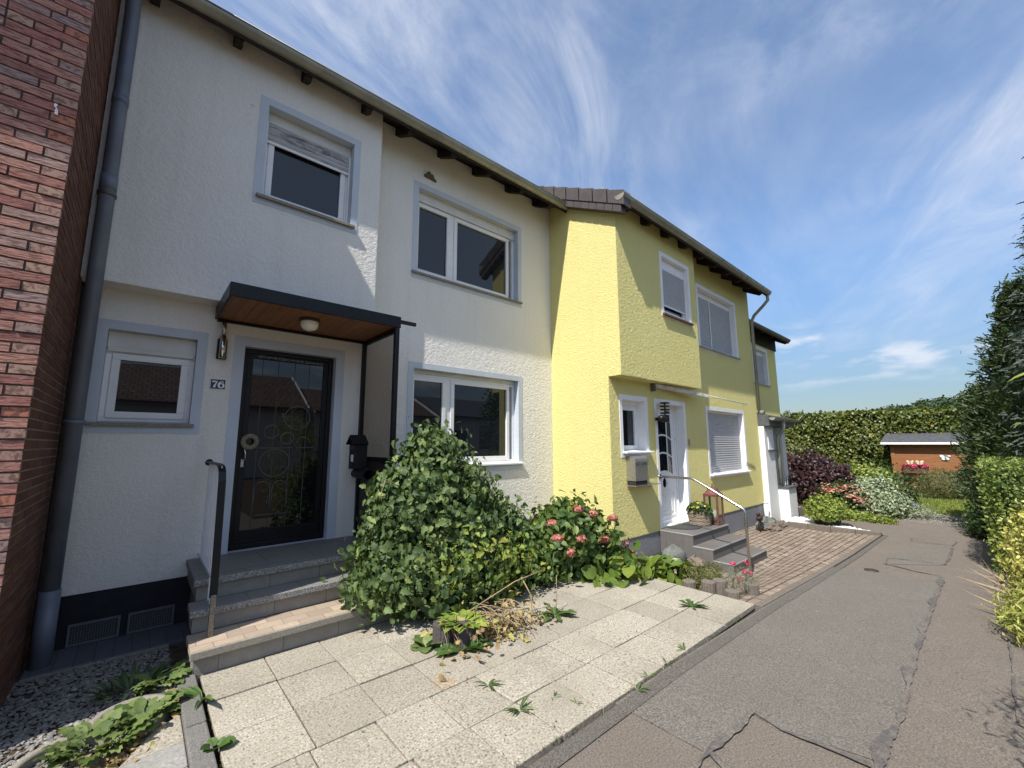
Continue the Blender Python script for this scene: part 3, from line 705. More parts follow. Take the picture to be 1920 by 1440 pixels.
def window(house, x0, x1, z0, z1, Y, depth, band, mat, lights, box=0, boxmat='box_white', drop=0, sh='shutter', sill=None, bandb=None, gap=0, fr='pvc', guide=None, label=None, lip=False):
    """opening x0..x1, z0..z1 in a wall at Y; lights = list of (x0, x1) sashes"""
    yf = Y + depth; zt = z1 - box
    fm = MB(); frame_box(fm, x0, x1, z0, zt, yf - .012, yf + .06, .045)
    for (a, b) in lights: frame_box(fm, a, b, z0 + .04, zt - .04, yf - .004 - .02, yf + .05, .06)
    for (a, b), (c, d) in zip(lights[:-1], lights[1:]): fm.box(b, c, yf - .012, yf + .06, z0 + .045, zt - .045)
    fo = part('window', fm, fr, house, .004)
    if label: fo['label'] = label
    surround(fo, x0, x1, z0, z1, Y, depth, band, mat, bandb)
    for (a, b) in lights:
        part('pane', MB().box(a + .056, b - .056, yf + .008, yf + .03, z0 + .096, zt - .096), 'glass', fo)
    if box:
        bm = MB().box(x0 + .002, x1 - .002, yf - .03, yf + .08, zt, z1 - .002)
        if lip: bm.box(x0 + .01, x1 - .01, yf - .04, yf - .0302, zt - .028, zt + .014)
        part('shutter_box', bm, boxmat, fo, .004)
    if drop or gap:
        s0 = z0 + gap if gap or not drop else zt - drop
        sm = slats(x0 + .025, x1 - .025, s0, zt, yf - .034)
        so_ = part('roller_shutter', sm, sh, fo)
        ex = MB().box(x0 + .025, x1 - .025, yf - .046, yf - .0265, s0 - .03, s0 - .0005)
        ex.box(x0 + .002, x0 + .024, yf - .047, yf - .0125, z0 + .002, zt - .001).box(x1 - .024, x1 - .002, yf - .047, yf - .0125, z0 + .002, zt - .001)
        if guide: ex.box(guide - .02, guide + .02, yf - .052, yf - .0465, z0 + .002, zt - .001)
        part('shutter_rail', ex, fr, fo, .002)
    if sill:
        sx0, sx1, sz, st, out, sm = sill
        part('sill', MB().hexa([(sx0, Y - out, sz - st - .006), (sx1, Y - out, sz - st - .006), (sx1, yf - .013, sz - st + .006), (sx0, yf - .013, sz - st + .006), (sx0, Y - out, sz - .008), (sx1, Y - out, sz - .008), (sx1, yf - .013, sz + .01), (sx0, yf - .013, sz + .01)]), sm, fo, .004)
    return fo
PITCH = .53
def eaves(house, x0, x1, Yout, ztop, rafters, ridge, gut0, gut1, zinc='zinc', back=9.5, rafter_len=1.0):
    """pitched roof, boarded soffit, rafter tails and a half-round gutter"""
    Yc = Yout + .087; zr = ztop + .02
    rz = lambda y: zr + PITCH * (y - Yc)
    rf = MB(); yr = ridge
    rf.hexa([(x0, Yc - .03, rz(Yc - .03) - .03), (x1, Yc - .03, rz(Yc - .03) - .03), (x1, yr, rz(yr) - .03), (x0, yr, rz(yr) - .03), (x0, Yc - .03, rz(Yc - .03) + .03), (x1, Yc - .03, rz(Yc - .03) + .03), (x1, yr, rz(yr) + .03), (x0, yr, rz(yr) + .03)])
    yb = 2 * yr - Yc
    rf.hexa([(x0, yr + .002, rz(yr) - .03), (x1, yr + .002, rz(yr) - .03), (x1, yb, rz(Yc) - .03), (x0, yb, rz(Yc) - .03), (x0, yr + .002, rz(yr) + .03), (x1, yr + .002, rz(yr) + .03), (x1, yb, rz(Yc) + .03), (x0, yb, rz(Yc) + .03)])
    ro = part('roof', rf, 'roof', house)
    a, b = Yc + .02, Yc + rafter_len
    so_ = MB().hexa([(x0 + .01, a, rz(a) - .075), (x1 - .01, a, rz(a) - .075), (x1 - .01, b, rz(b) - .075), (x0 + .01, b, rz(b) - .075), (x0 + .01, a, rz(a) - .033), (x1 - .01, a, rz(a) - .033), (x1 - .01, b, rz(b) - .033), (x0 + .01, b, rz(b) - .033)])
    so_.box(x0 + .01, x1 - .01, Yc - .002, Yc + .0195, rz(Yc) - .15, rz(Yc) - .034)
    part('soffit', so_, 'wood_dark', ro)
    for x in rafters:
        w = .038; a2 = Yc + .03
        pr = [(x - w, a2, rz(a2) - .078), (x - w, a2, rz(a2) - .17), (x - w, a2 + .06, rz(a2) - .195), (x - w, b, rz(b) - .205), (x - w, b, rz(b) - .078)]
        part('rafter_tail', MB().prism(pr, (2 * w, 0, 0)), 'wood_dark', ro)
    gm = MB(); r = .088; n = 14; zc = ztop - .01; yc = Yout + r
    for rr in (r, r - .004):
        b0 = len(gm.v)
        for k in range(n + 1):
            t = math.pi + math.pi * k / n
            for xx in (gut0, gut1): gm.v.append((xx, yc + rr * math.cos(t), zc + rr * math.sin(t)))
        for k in range(n): gm.smooth.add(len(gm.f)); gm.f.append((b0 + 2 * k, b0 + 2 * k + 1, b0 + 2 * k + 3, b0 + 2 * k + 2))
    gm.tube([(gut0, Yout, zc + .003), (gut1, Yout, zc + .003)], .009, 8)
    for xx in (gut0, gut1 - .004):
        b0 = len(gm.v); gm.v += [(xx, yc + r * math.cos(math.pi + math.pi * k / n), zc + r * math.sin(math.pi + math.pi * k / n)) for k in range(n + 1)]; gm.f.append(tuple(range(b0, b0 + n + 1)))
    go = part('gutter', gm, zinc, ro)
    xs = gut0 + .35
    while xs < gut1 - .1:
        jm = MB()
        for (q0, q1, rr) in ((xs - .02, xs + .02, r + .0045),):
            b0 = len(jm.v)
            for k in range(n + 1):
                t = math.pi + math.pi * k / n
                for xx in (q0, q1): jm.v.append((xx, yc + rr * math.cos(t), zc + rr * math.sin(t)))
            for k in range(n): jm.f.append((b0 + 2 * k, b0 + 2 * k + 1, b0 + 2 * k + 3, b0 + 2 * k + 2))
        jo = part('gutter_bracket', jm, zinc, ro); xs += .68
    return ro

# ------------------------------------------------------------------ the white house
WH = thing('terraced_house', (0, 5.2, 0), 'pale grey rendered terraced house with blue window surrounds and a black front door', 'house')
Y0, YB = 5.2, 4.96
hW1 = (-.30, .355, 1.80, 2.645); hW4 = (2.765, 4.725, 1.30, 2.645); hW3 = (2.765, 4.725, 4.045, 5.352); hD = (.765, 1.72, .513, 2.645)
mb = MB()
mb.quad((5.55, 5.2, .3), (5.55, 14, .3), (5.55, 14, 6), (5.55, 5.2, 6)); mb.quad((-.5, 14, .3), (-.5, 14, 6), (5.55, 14, 6), (5.55, 14, .3))
render_coat('wall', -.5, 5.55, .36, 6.1, Y0, [hW1, hW4, hW3, hD], mb, 'white_stucco', WH)
hW2 = (.757, 1.715, 4.275, 5.365)
mb = MB()
mb.quad((2.07, YB, 3.02), (2.07, Y0, 3.02), (2.07, Y0, 6.06), (2.07, YB, 6.06)); mb.quad((-.5, YB, 3.02), (-.5, Y0, 3.02), (2.07, Y0, 3.02), (2.07, YB, 3.02))
render_coat('bay', -.5, 2.07, 3.02, 6.06, YB, [hW2], mb, 'white_stucco', WH)
mb = MB(); mb.box(-.5, .5, 5.206, 5.4, -.3, .359); part('plinth', mb, 'plinth_dark', WH)
mb = MB(); mb.box(.5, 5.548, 5.212, 5.4, -.3, .359); part('plinth', mb, 'plinth_brown', WH)['label'] = 'brown painted plinth behind the shrubs'
# basement grates in the dark plinth
for (a, b) in ((-.30, .02), (.07, .39)):
    gm = MB(); frame_box(gm, a, b, -.045, .125, 5.185, 5.2055, .016)
    x = a + .03
    while x < b - .02: gm.box(x - .0025, x + .0025, 5.192, 5.198, -.029, .109); x += .017
    z = -.015
    while z < .105: gm.box(a + .016, b - .016, 5.1985, 5.2045, z - .0025, z + .0025); z += .017
    part('basement_grate', gm, plain('grate_grey', (.12, .12, .13), .6), WH)
part('drip_ledge', MB().hexa([(-.48, 4.72, -.12), (.49, 4.72, -.12), (.49, 5.2, -.12), (-.48, 5.2, -.12), (-.48, 4.72, -.035), (.49, 4.72, -.035), (.49, 5.2, -.05), (-.48, 5.2, -.05)]), tiles('ledge_tile', (.085, .095, .115), (.10, .11, .13), .11, 5, 'xy'), WH, .006)
part('stain', MB().box(-.48, .34, 4.68, 4.7195, -.12, -.045), 'concrete', WH).name = 'ledge_front'
# windows
window(WH, *hW1, Y0, .10, .083, 'trim_blue', [(-.255, .31)], .165, 'box_white', sill=(-.36, .39, 1.80, .032, .035, 'concrete'), bandb=.10, lip=True, label='small ground floor window beside the downpipe')
window(WH, *hW2, YB, .14, .083, 'trim_blue', [(.80, 1.665)], .13, 'box_white', drop=.225, sh='shutter_dirty', sill=(.70, 1.76, 4.275, .035, .05, 'concrete'), bandb=.10, label='upper window with a half raised dirty roller shutter')
window(WH, *hW3, Y0, .12, .083, 'trim_blue', [(2.775, 3.385), (3.455, 4.60)], .13, 'box_white', sill=(2.68, 4.80, 4.045, .032, .045, 'concrete'), bandb=.10, lip=True, label='upper two light window')
window(WH, *hW4, Y0, .12, .083, 'trim_blue', [(2.775, 3.36), (3.45, 4.61)], .055, 'box_white', sill=(2.68, 4.80, 1.30, .03, .05, 'trim_white'), bandb=.12, label='ground floor two light window behind the shrub')
# front door
Yd = 5.32; dm = MB(); frame_box(dm, .765, 1.72, .513, 2.645, Yd - .03, Yd + .05, .05)
frame_box(dm, .815, 1.67, .545, 2.595, Yd - .012, Yd + .04, .055); dm.box(.87, 1.615, Yd - .012, Yd + .04, .60, .70)
dm.box(.815, 1.67, Yd - .008, Yd + .04, .5135, .5445)
DR = part('door', dm, 'black', WH, .004)
surround(DR, .765, 1.72, .513, 2.645, Y0, .10, .10, 'trim_blue', 0, .006, 'lrt')
part('glazing', MB().box(.868, 1.617, Yd + .006, Yd + .03, .698, 2.542), 'glass_door', DR)
og = MB(); yo = Yd + .002
for (cx, cz, R) in ((1.36, 1.90, .135), (1.10, 1.735, .072), (1.265, 1.665, .066), (1.155, 1.395, .15)): og.ring((cx, yo, cz), R, .0055, 40, 6)
og.ring((1.44, yo, 1.61), .07, .005, 24, 6, 'y', 0, math.pi)
for cx in (1.055, 1.225):
    og.ring((cx, yo, 1.12), .075, .005, 20, 6, 'y', 0, math.pi); og.tube([(cx - .075, yo, 1.12), (cx - .075, yo, .86)], .005, 6).tube([(cx + .075, yo, 1.12), (cx + .075, yo, .86)], .005, 6)
part('ornament', og, plain('ornament_grey', (.115, .112, .105), .6, .2, .25, 10), DR); og = MB()
for x in (.97, 1.13, 1.30, 1.46): og.box(x - .004, x + .004, yo + .001, yo + .0035, .70, 2.54)
og.box(.88, 1.33, yo - .004, yo + .0035, 1.552, 1.566).box(1.36, 1.55, yo - .004, yo + .0035, 1.552, 1.566).box(.99, 1.30, yo - .004, yo + .0035, .835, .85)  # lowest bar draws a glint on the bottom sill as solid grey
part('grille', og, plain('grille_grey', (.06, .06, .058), .6, .2, .25, 10), DR)
hk = MB().tube([(.845, Yd - .012, 1.565), (.845, Yd - .055, 1.565), (.86, Yd - .062, 1.50), (.86, Yd - .062, 1.42)], .008, 8); hk.box(.832, .858, Yd - .016, Yd - .0121, 1.36, 1.44)
part('handle', hk, 'steel', DR)
for s, x, w, k in (('20*C+M+B+22', 1.035, .235, 0), ('20*C+M+B+26', 1.27, .225, 1), ('20*C+M+B+25', 1.50, .20, 2)):
    text_mesh('chalk_writing', s, .036, 'chalk', DR, (x, Yd - .0145, 2.566 - .004 * k), .0, .0006, w)
# downpipe
dp = MB().tube([(-.405, 4.72, 5.86), (-.405, 4.74, 5.72), (-.405, 4.86, 5.55), (-.405, 4.88, 5.42), (-.405, 4.88, .42)], .054, 18)
dp.tube([(-.405, 4.88, .50), (-.405, 4.88, -.12)], .062, 18); dp.tube([(-.405, 4.88, 4.72), (-.405, 4.88, 4.64)], .058, 18); dp.tube([(-.405, 4.88, 3.80), (-.405, 4.88, 3.94)], .058, 18)
DPo = part('downpipe', dp, 'pipe', WH, 0)
for z in (3.76, 1.78): part('pipe_clamp', MB().tube([(-.405, 4.88, z - .016), (-.405, 4.88, z + .016)], .064, 18).box(-.413, -.397, 4.94, 4.962 if z > 3 else 5.21, z - .012, z + .012), 'zinc_dark' if z > 2 else 'pipe', DPo)
eaves(WH, -.5, 5.54, 4.645, 5.93, [-.27, .41, 1.09, 1.81, 2.40, 3.09, 3.75, 4.46, 5.13], 9.6, -.46, 5.53)
# little nest scar and plaster chips on the wall
part('nest_remains', MB().blob((2.93, 5.195, 5.60), (.075, .03, .05), 3, .5), plain('mud', (.12, .095, .065), .95, 0, .4, 60, 1), WH)
chip_m = plain('plaster_chip', (.66, .60, .50), .95)
for (x, z, r) in ((.60, 5.27, .02), (.565, 5.13, .012), (.59, 5.235, .008)): part('plaster_chip', MB().blob((x, YB - .001, z), (r, .004, r * .7), int(x * 1000), .5, 6, 8), chip_m, WH)

# ---- canopy over the black door
CN = thing('door_canopy', (1.28, 5.2, 2.9), 'black flat canopy with a wooden underside over the black door', 'canopy')
cm = MB(); frame_box(cm, .475, 2.09, 2.0, 2.0, 0, 0, 0) if False else None
cm.box(.475, 2.09, 4.25, 4.275, 2.885, 3.012).box(.475, .50, 4.275, 5.199, 2.885, 3.012).box(2.065, 2.09, 4.275, 5.199, 2.885, 3.012).box(.50, 2.065, 4.275, 5.199, 2.985, 3.008).box(.50, 2.065, 5.165, 5.199, 2.862, 2.984)
part('fascia', cm, 'black', CN, .004)
part('ceiling_boards', MB().box(.501, 2.064, 4.276, 5.164, 2.893, 2.91), 'ceiling_boards', CN)
part('rod', MB().box(2.0905, 2.29, 4.27, 4.30, 2.945, 2.985), 'black', CN, .003)
for (a, b) in ((4.255, 4.305), (5.15, 5.199)): part('post', MB().box(2.03, 2.08, a, b, .514, 2.884), 'black', CN, .004)
for (a, b) in ((2.835, 2.884), (1.40, 1.45), (.515, .565)): part('crossbar', MB().box(2.036, 2.074, 4.306, 5.149, a, b), 'black', CN, .003)
part('side_panel', MB().box(2.051, 2.058, 4.306, 5.149, 1.451, 2.834), 'panel_glass', CN)
part('side_panel', MB().box(2.051, 2.058, 4.306, 5.149, .566, 1.399), 'panel_lower', CN)['label'] = 'dark lower side panel'

LP = thing('ceiling_lamp', (1.23, 4.60, 2.893), 'round opal glass lamp under the wooden canopy ceiling', 'lamp')
part('base', MB().lathe([(0, 0), (.10, 0), (.10, -.022), (.088, -.03), (0, -.03)], (1.23, 4.60, 2.892), 28), 'bronze', LP)
part('shade', MB().lathe([(.086, -.03), (.086, -.055), (.078, -.085), (.058, -.108), (.03, -.12), (0, -.123)], (1.23, 4.60, 2.892), 28), 'lamp_glass', LP)
WL = thing('wall_lamp', (.555, 5.2, 2.6), 'chrome tube wall lamp below the left end of the black canopy', 'lamp')
part('tube', MB().tube([(.555, 5.10, 2.47), (.555, 5.10, 2.70)], .027, 16).tube([(.555, 5.11, 2.70), (.555, 5.11, 2.845)], .019, 14).tube([(.555, 5.11, 2.72), (.555, 5.11, 2.735)], .024, 14), 'chrome', WL)
part('backplate', MB().box(.515, .60, 5.155, 5.199, 2.47, 2.68), 'black', WL, .006)
for z in (2.70, 2.80): part('bracket', MB().box(.53, .58, 5.12, 5.199, z, z + .015), 'chrome', WL)
NB = thing('house_number_sign', (.555, 5.2, 2.21), 'small dark blue enamel sign with white number 76', 'sign')
part('plate', MB().box(.488, .622, 5.188, 5.199, 2.155, 2.262), 'white_enamel', NB, .003)
part('plate_field', MB().box(.4935, .6165, 5.1865, 5.1879, 2.1605, 2.2565), 'blue_enamel', NB)
def digits76():
    mb = MB(); y = 5.1845
    def strip(pts, ws):
        n0 = len(mb.v); 
        for i, (p, w) in enumerate(zip(pts, ws)):
            a = pts[max(0, i - 1)]; b = pts[min(len(pts) - 1, i + 1)]; d = math.dist(a, b); nx, nz = -(b[1] - a[1]) / d, (b[0] - a[0]) / d
            mb.v += [(p[0] + nx * w / 2, y, p[1] + nz * w / 2), (p[0] - nx * w / 2, y, p[1] - nz * w / 2)]
        for i in range(len(pts) - 1): mb.f.append((n0 + 2 * i, n0 + 2 * i + 1, n0 + 2 * i + 3, n0 + 2 * i + 2))
    X, Z, h = .508, 2.174, .068
    strip([(X, Z + h - .018), (X + .003, Z + h - .005), (X + .012, Z + h - .006), (X + .026, Z + h - .009), (X + .038, Z + h - .004), (X + .042, Z + h)], [.006, .012, .016, .014, .010, .004])
    y = 5.1846
    strip([(X + .041, Z + h - .006), (X + .032, Z + h - .022), (X + .022, Z + h - .040), (X + .017, Z + .008), (X + .017, Z)], [.006, .009, .014, .019, .020])
    cx, cz = X + .074, Z + .022; y = 5.1845
    P = [(cx + .021 * math.cos(a), cz + .022 * math.sin(a)) for a in [2 * math.pi * k / 24 for k in range(25)]]
    strip(P, [.008 + .010 * abs(math.cos(2 * math.pi * k / 24)) for k in range(25)])
    y = 5.1846
    strip([(cx - .020, cz), (cx - .019, cz + .018), (cx - .011, cz + .034), (cx + .002, cz + .043), (cx + .013, cz + .041), (cx + .017, cz + .032)], [.018, .017, .012, .007, .008, .012])
    return mb
part('numerals', digits76(), 'white_enamel', NB)
WR = solo('wreath', MB().ring((.895, Yd - .045, 1.625), .062, .026, 40, 12), 'straw', 'pale straw ring wreath hanging on the black door handle', 'wreath', smooth=True)

PB = thing('mailbox', (1.99, 4.94, 1.45), 'black house shaped letterbox on the dark side panel by the door', 'mailbox')
part('body', MB().box(1.875, 2.022, 4.86, 5.04, 1.31, 1.60), 'black_matt', PB, .005)
part('gable_roof', MB().prism([(1.84, 4.835, 1.598), (1.84, 4.95, 1.705), (1.84, 5.065, 1.598), (1.84, 5.05, 1.59), (1.84, 4.95, 1.685), (1.84, 4.85, 1.59)], (.185, 0, 0)).prism([(1.885, 4.866, 1.6005), (1.885, 4.95, 1.684), (1.885, 5.034, 1.6005)], (.13, 0, 0)), 'black', PB)
part('flap', MB().box(1.868, 1.8745, 4.875, 5.025, 1.535, 1.58), 'bronze', PB, .002)
part('name_card', MB().box(1.870, 1.8745, 4.905, 4.965, 1.395, 1.475), 'white_enamel', PB)
part('newspaper_tube', MB().tube([(1.955, 4.64, 1.255), (1.955, 5.03, 1.255)], .052, 18, False).tube([(1.955, 4.64, 1.255), (1.955, 5.03, 1.255)], .048, 18, False).tube([(1.955, 4.9, 1.255), (1.955, 5.02, 1.255)], .0475, 18), 'black_matt', PB)

# ---- entrance steps of the white house
ST = thing('entrance_steps', (1.2, 4.5, 0), 'three tiled entrance steps with speckled granite nosings up to the black door', 'steps')
for (x0, x1, yf, zt, tread) in ((.40, 1.97, 3.785, .175, 'tile_beige'), (.41, 2.0, 4.13, .345, 'tile_tread'), (.44, 2.12, 4.35, .513, 'tile_tread')):
    yb = {.175: 4.16, .345: 4.38, .513: 5.19}[zt]; zl = zt - .17 - (.06 if zt < .2 else 0)
    t = part('tread', MB().box(x0, x1, yf + .03, yb, zt - .045, zt), tread, ST)
    part('nosing', MB().box(x0 - .004, x1 + .004, yf, yf + .0295, zt - .05, zt + .001), 'granite' if zt > .2 else 'concrete', t, .004)
    part('riser', MB().box(x0 + .02, x1 - .01, yf + .045, yb + (.02 if zt < .5 else 0), zl, zt - .0455), 'tile_riser', ST)
part('threshold', MB().box(.768, 1.717, 5.19, 5.29, .45, .5125), 'tile_tread', ST)

HR = thing('handrail', (.53, 4.02, .175), 'black handrail with thin pale bars on the left of the tiled steps', 'railing')
bar = MB(); pth = [(4.035, .45), (4.075, .9), (4.115, 1.30), (4.15, 1.375), (4.22, 1.415), (4.35, 1.43), (5.03, 1.43)]
for a, b in zip(pth[:-1], pth[1:]):
    d = Vector((0, b[0] - a[0], b[1] - a[1])).normalized(); nrm = Vector((0, -d.z, d.y)) * .006
    A = Vector((.53, a[0], a[1])); B = Vector((.53, b[0], b[1])) + d * .004; w = Vector((.026, 0, 0))
    bar.hexa([A - w - nrm, A + w - nrm, B + w - nrm, B - w - nrm, A - w + nrm, A + w + nrm, B + w + nrm, B - w + nrm])
bar.tube([(.53, 5.03, 1.43), (.53, 5.10, 1.42)], .03, 12)
part('rail', bar, 'black', HR, .003)
part('foot_bracket', MB().box(.512, .548, 4.012, 4.045, .177, .47), plain('worn_steel', (.20, .19, .175), .45, .8, .4, 40), HR, .003)
for k in range(9):
    y = 4.20 + k * .1; part('bar', MB().box(.526, .534, y - .008, y + .008, .56 if y > 4.36 else .36, 1.42), plain('bar_grey', (.52, .53, .55), .5) if k == 0 else bpy.data.materials['bar_grey'], HR)
part('lower_rail', MB().box(.524, .536, 4.19, 5.19, .545, .56), bpy.data.materials['bar_grey'], HR)

# ------------------------------------------------------------------ the brick house
BH = thing('brick_house', (-3.5, 3.72, 0), 'red rustic brick house at the left edge with a dark brick side wall', 'house')
def brick_face(front):
    rg = random.Random(11 if front else 12); st = MB(); hd = MB()
    H, J = .052, .0105; z = -.3; k = 0
    while z < 6.4:
        if front:
            x = -.5; seq = []
            first = .115 if k % 2 else .24 * rg.choice([1, 1, .75])
            while x > -1.75:
                L = first if x == -.5 else .24 if rg.random() > .2 else .115
                seq.append((x - L + J, x)); x -= L
            for (a, b) in seq:
                d = rg.uniform(-.005, .004); small = b - a < .13
                (hd if small else st).box(a, b, 3.72 + d, 3.76, z, z + H)
        else:
            y = 3.722; off = .12 if k % 2 else 0; y2 = y + (.24 - off)
            while y < 5.2:
                e = min(y2, 5.2); d = rg.uniform(-.002, .002)
                if e - y > .03: st.box(-.53, -.5 + d, y + (J if y > 3.73 else .012), e, z, z + H)
                y = e; y2 = e + .24
        z += H + J; k += 1
    return st, hd
s_, h_ = brick_face(True); fw = part('front_wall', MB().box(-8, -.507, 3.735, 14, -.3, 7.0), 'mortar', BH)
# the body stops short of the side face, whose joints are darker
bk = MB(); bk.v = s_.v + h_.v; bk.f = s_.f + [tuple(i + len(s_.v) for i in f) for f in h_.f]
bko = part('facing_bricks', bk, 'brick_front', fw); bko.data.materials.append(M['brick_head'])
bko.data.polygons.foreach_set('material_index', [0] * len(s_.f) + [1] * len(h_.f))
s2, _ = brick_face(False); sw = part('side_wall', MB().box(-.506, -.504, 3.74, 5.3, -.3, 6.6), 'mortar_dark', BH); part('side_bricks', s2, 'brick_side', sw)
part('paint_mark', MB().blob((-.585, 3.712, 3.70), (.006, .004, .022), 3, .5, 6, 8).blob((-.592, 3.712, 3.735), (.007, .004, .012), 4, .5, 6, 8), 'white_enamel', fw)
part('corner_strip', MB().box(-.5, -.486, 5.13, 5.198, -.2, 6.3), 'wood_dark', BH)
eaves(BH, -8, -.44, 3.16, 6.32, [-.75, -1.43, -2.1], 8.4, -8, -.42)

# ------------------------------------------------------------------ the yellow house
YH = thing('yellow_house', (8.75, 3.96, -.36), 'bright yellow rendered terraced house with white door and closed shutters', 'house')
X0, X1, YM, YY = 5.55, 11.95, 3.96, 3.72
hSW = (5.895, 6.585, 1.46, 2.32); hYD = (6.985, 7.975, .135, 2.32); hGW = (9.035, 10.985, .95, 2.30); hU2 = (8.945, 10.935, 3.68, 5.02)
mb = MB()
mb.quad((X0, 14, .1), (X0, YM, .1), (X0, YM, 5.6), (X0, 8.3, 8.0), (X0, 14, 5.2)); mb.quad((X1, YM, .1), (X1, 14, .1), (X1, 14, 5.2), (X1, 8.3, 8.0), (X1, YM, 5.6))
render_coat('wall', X0, X1, .10, 5.95, YM, [hSW, hYD, hGW, hU2], mb, 'yellow_stucco', YH)
hBW = (6.99, 7.985, 3.95, 5.06)
mb = MB()
mb.quad((X0 + .0005, YM, 2.66), (X0 + .0005, YY, 2.66), (X0 + .0005, YY, 5.62), (X0 + .0005, YM, 5.7)); mb.quad((8.32, YY, 2.66), (8.32, YM, 2.66), (8.32, YM, 5.7), (8.32, YY, 5.62)); mb.quad((X0, YY, 2.66), (8.32, YY, 2.66), (8.32, YM, 2.66), (X0, YM, 2.66))
render_coat('bay', X0 + .0005, 8.32, 2.66, 5.68, YY, [hBW], mb, 'yellow_stucco', YH)
mb = MB(); mb.box(X0 + .012, X1 - .012, YM + .012, 6, -.6, .099); part('plinth', mb, 'plinth_grey', YH)
part('shaft_grate', MB().box(6.0, 6.87, 3.90, 3.9715, -.36, -.25).box(9.0, 9.6, 3.90, 3.9715, -.40, -.22), 'interior', YH)
window(YH, *hSW, YM, .17, .08, 'trim_white', [(5.94, 6.54)], .06, 'trim_white', sill=(5.86, 6.68, 1.47, .03, .09, 'trim_white'), bandb=.09, label='small ground floor window with blinds')
window(YH, *hGW, YM, .14, .075, 'trim_white', [(9.08, 9.98), (10.04, 10.94)], .05, 'trim_white', gap=.02, sill=(8.97, 11.06, .95, .03, .07, 'trim_white'), bandb=.08, label='ground floor window behind a closed roller shutter')
window(YH, *hU2, YM, .14, .08, 'trim_white', [(8.99, 9.62), (9.68, 10.89)], .13, 'trim_white', gap=.02, guide=9.72, sill=(8.86, 11.02, 3.68, .03, .05, 'zinc'), bandb=.07, label='upper window with closed shutter and middle guide')
window(YH, *hBW, YY, .10, .08, 'trim_white', [(7.035, 7.94)], .20, 'trim_white', gap=.21, sill=(6.92, 8.06, 3.95, .04, .05, 'flowerbox'), bandb=.06, label='bay window with a nearly closed shutter')
bl = MB()
for k in range(22): bl.box(6.02, 6.46, YM + .20, YM + .203, 1.60 + .028 * k, 1.60 + .028 * k + .016)
part('blind', bl, 'shutter', YH)
# white door with arched dark lights
Yd2 = YM + .20; dm = MB(); frame_box(dm, 6.985, 7.975, .135, 2.32, Yd2 - .03, Yd2 + .05, .06); dm.box(7.045, 7.915, Yd2 - .012, Yd2 + .03, .15, 2.26)
D2 = part('door', dm, 'pvc', YH, .005)
surround(D2, 6.985, 7.975, .135, 2.32, YM, .17, .08, 'trim_white', 0, .006, 'lrt')
yg = Yd2 - .0165; lights = MB(); bars = MB()
for c, (a, b) in enumerate(((7.14, 7.27), (7.32, 7.60), (7.65, 7.78))):
    for r in range(3):
        z0, z1 = 1.00 + .335 * r, 1.30 + .335 * r; n = 8; poly = []
        arch = (lambda x: .10 * (1 - ((x - 7.46) / .34) ** 2))
        for k in range(n + 1): x = a + (b - a) * k / n; poly.append((x, yg, z0 + (arch(x) if r else arch(x) * .9)))
        for k in range(n, -1, -1): x = a + (b - a) * k / n; poly.append((x, yg, z1 + arch(x)))
        b0 = len(lights.v); lights.prism(poly, (0, .004, 0))
for k in range(24): pass
lights.prism([(7.46 + .055 * math.cos(2 * math.pi * k / 20), yg, .86 + .085 * math.sin(2 * math.pi * k / 20)) for k in range(20)], (0, .004, 0))
part('glazing', lights, 'glass', D2)
for (x, w) in ((7.295, .03), (7.625, .03)): bars.box(x - .006, x + .006, yg - .004, yg + .0045, 1.02, 2.05)
frame_box(bars, 7.12, 7.80, .25, .70, yg - .008, yg + .0045, .022); frame_box(bars, 7.22, 7.70, .33, .62, yg - .005, yg + .0045, .015)
bars.ring((7.46, yg, .86), .10, .012, 30, 6)
part('moulding', bars, 'pvc', D2)
part('name_plate', MB().box(7.62, 7.76, yg - .004, yg + .0045, 2.185, 2.215), 'black', D2)
part('handle', MB().box(7.10, 7.13, yg - .05, yg - .035, .9, 1.35).box(7.108, 7.122, yg - .035, yg + .004, .95, .965).box(7.108, 7.122, yg - .035, yg + .004, 1.28, 1.295), 'steel', D2, .003)
part('bell_panel', MB().box(8.10, 8.15, 3.94, 3.9595, 1.55, 1.68), 'steel', YH, .003)
eaves(YH, 5.42, 12.05, 3.42, 5.535, [5.68, 6.36, 7.04, 7.72, 8.40, 9.05, 9.7, 10.35, 11.0, 11.7], 8.3, 5.38, 12.12, 'zinc', rafter_len=.9)
# stepped verge tiles and hung slates along the gable
vt = MB(); hs = MB(); yc = 3.495; rz = lambda y: 5.555 + PITCH * (y - yc); k = 0
ux, uz = 1 / math.hypot(1, PITCH), PITCH / math.hypot(1, PITCH)
y = 3.44
while y < 8.3:
    L = .33; a, b = y, y + L * ux + .03; dz0, dz1 = .055, .03
    vt.hexa([(5.385, a, rz(a) - .20), (5.60, a, rz(a) - .20), (5.60, b, rz(b) - .20), (5.385, b, rz(b) - .20), (5.385, a, rz(a) + dz0), (5.60, a, rz(a) + dz0), (5.60, b, rz(b) + dz1), (5.385, b, rz(b) + dz1)]); y += L * ux
y = 3.50
while y < 8.3:
    a, b = y + .004, y + .155; hs.hexa([(5.40, a, rz(a) - .33), (5.548, a, rz(a) - .33), (5.548, b, rz(b) - .33), (5.40, b, rz(b) - .33), (5.40, a, rz(a) - .201), (5.548, a, rz(a) - .201), (5.548, b, rz(b) - .201), (5.40, b, rz(b) - .201)]); y += .16
part('verge_tiles', vt, 'verge', YH, .006); part('verge_slates', hs, 'verge', YH, .004)
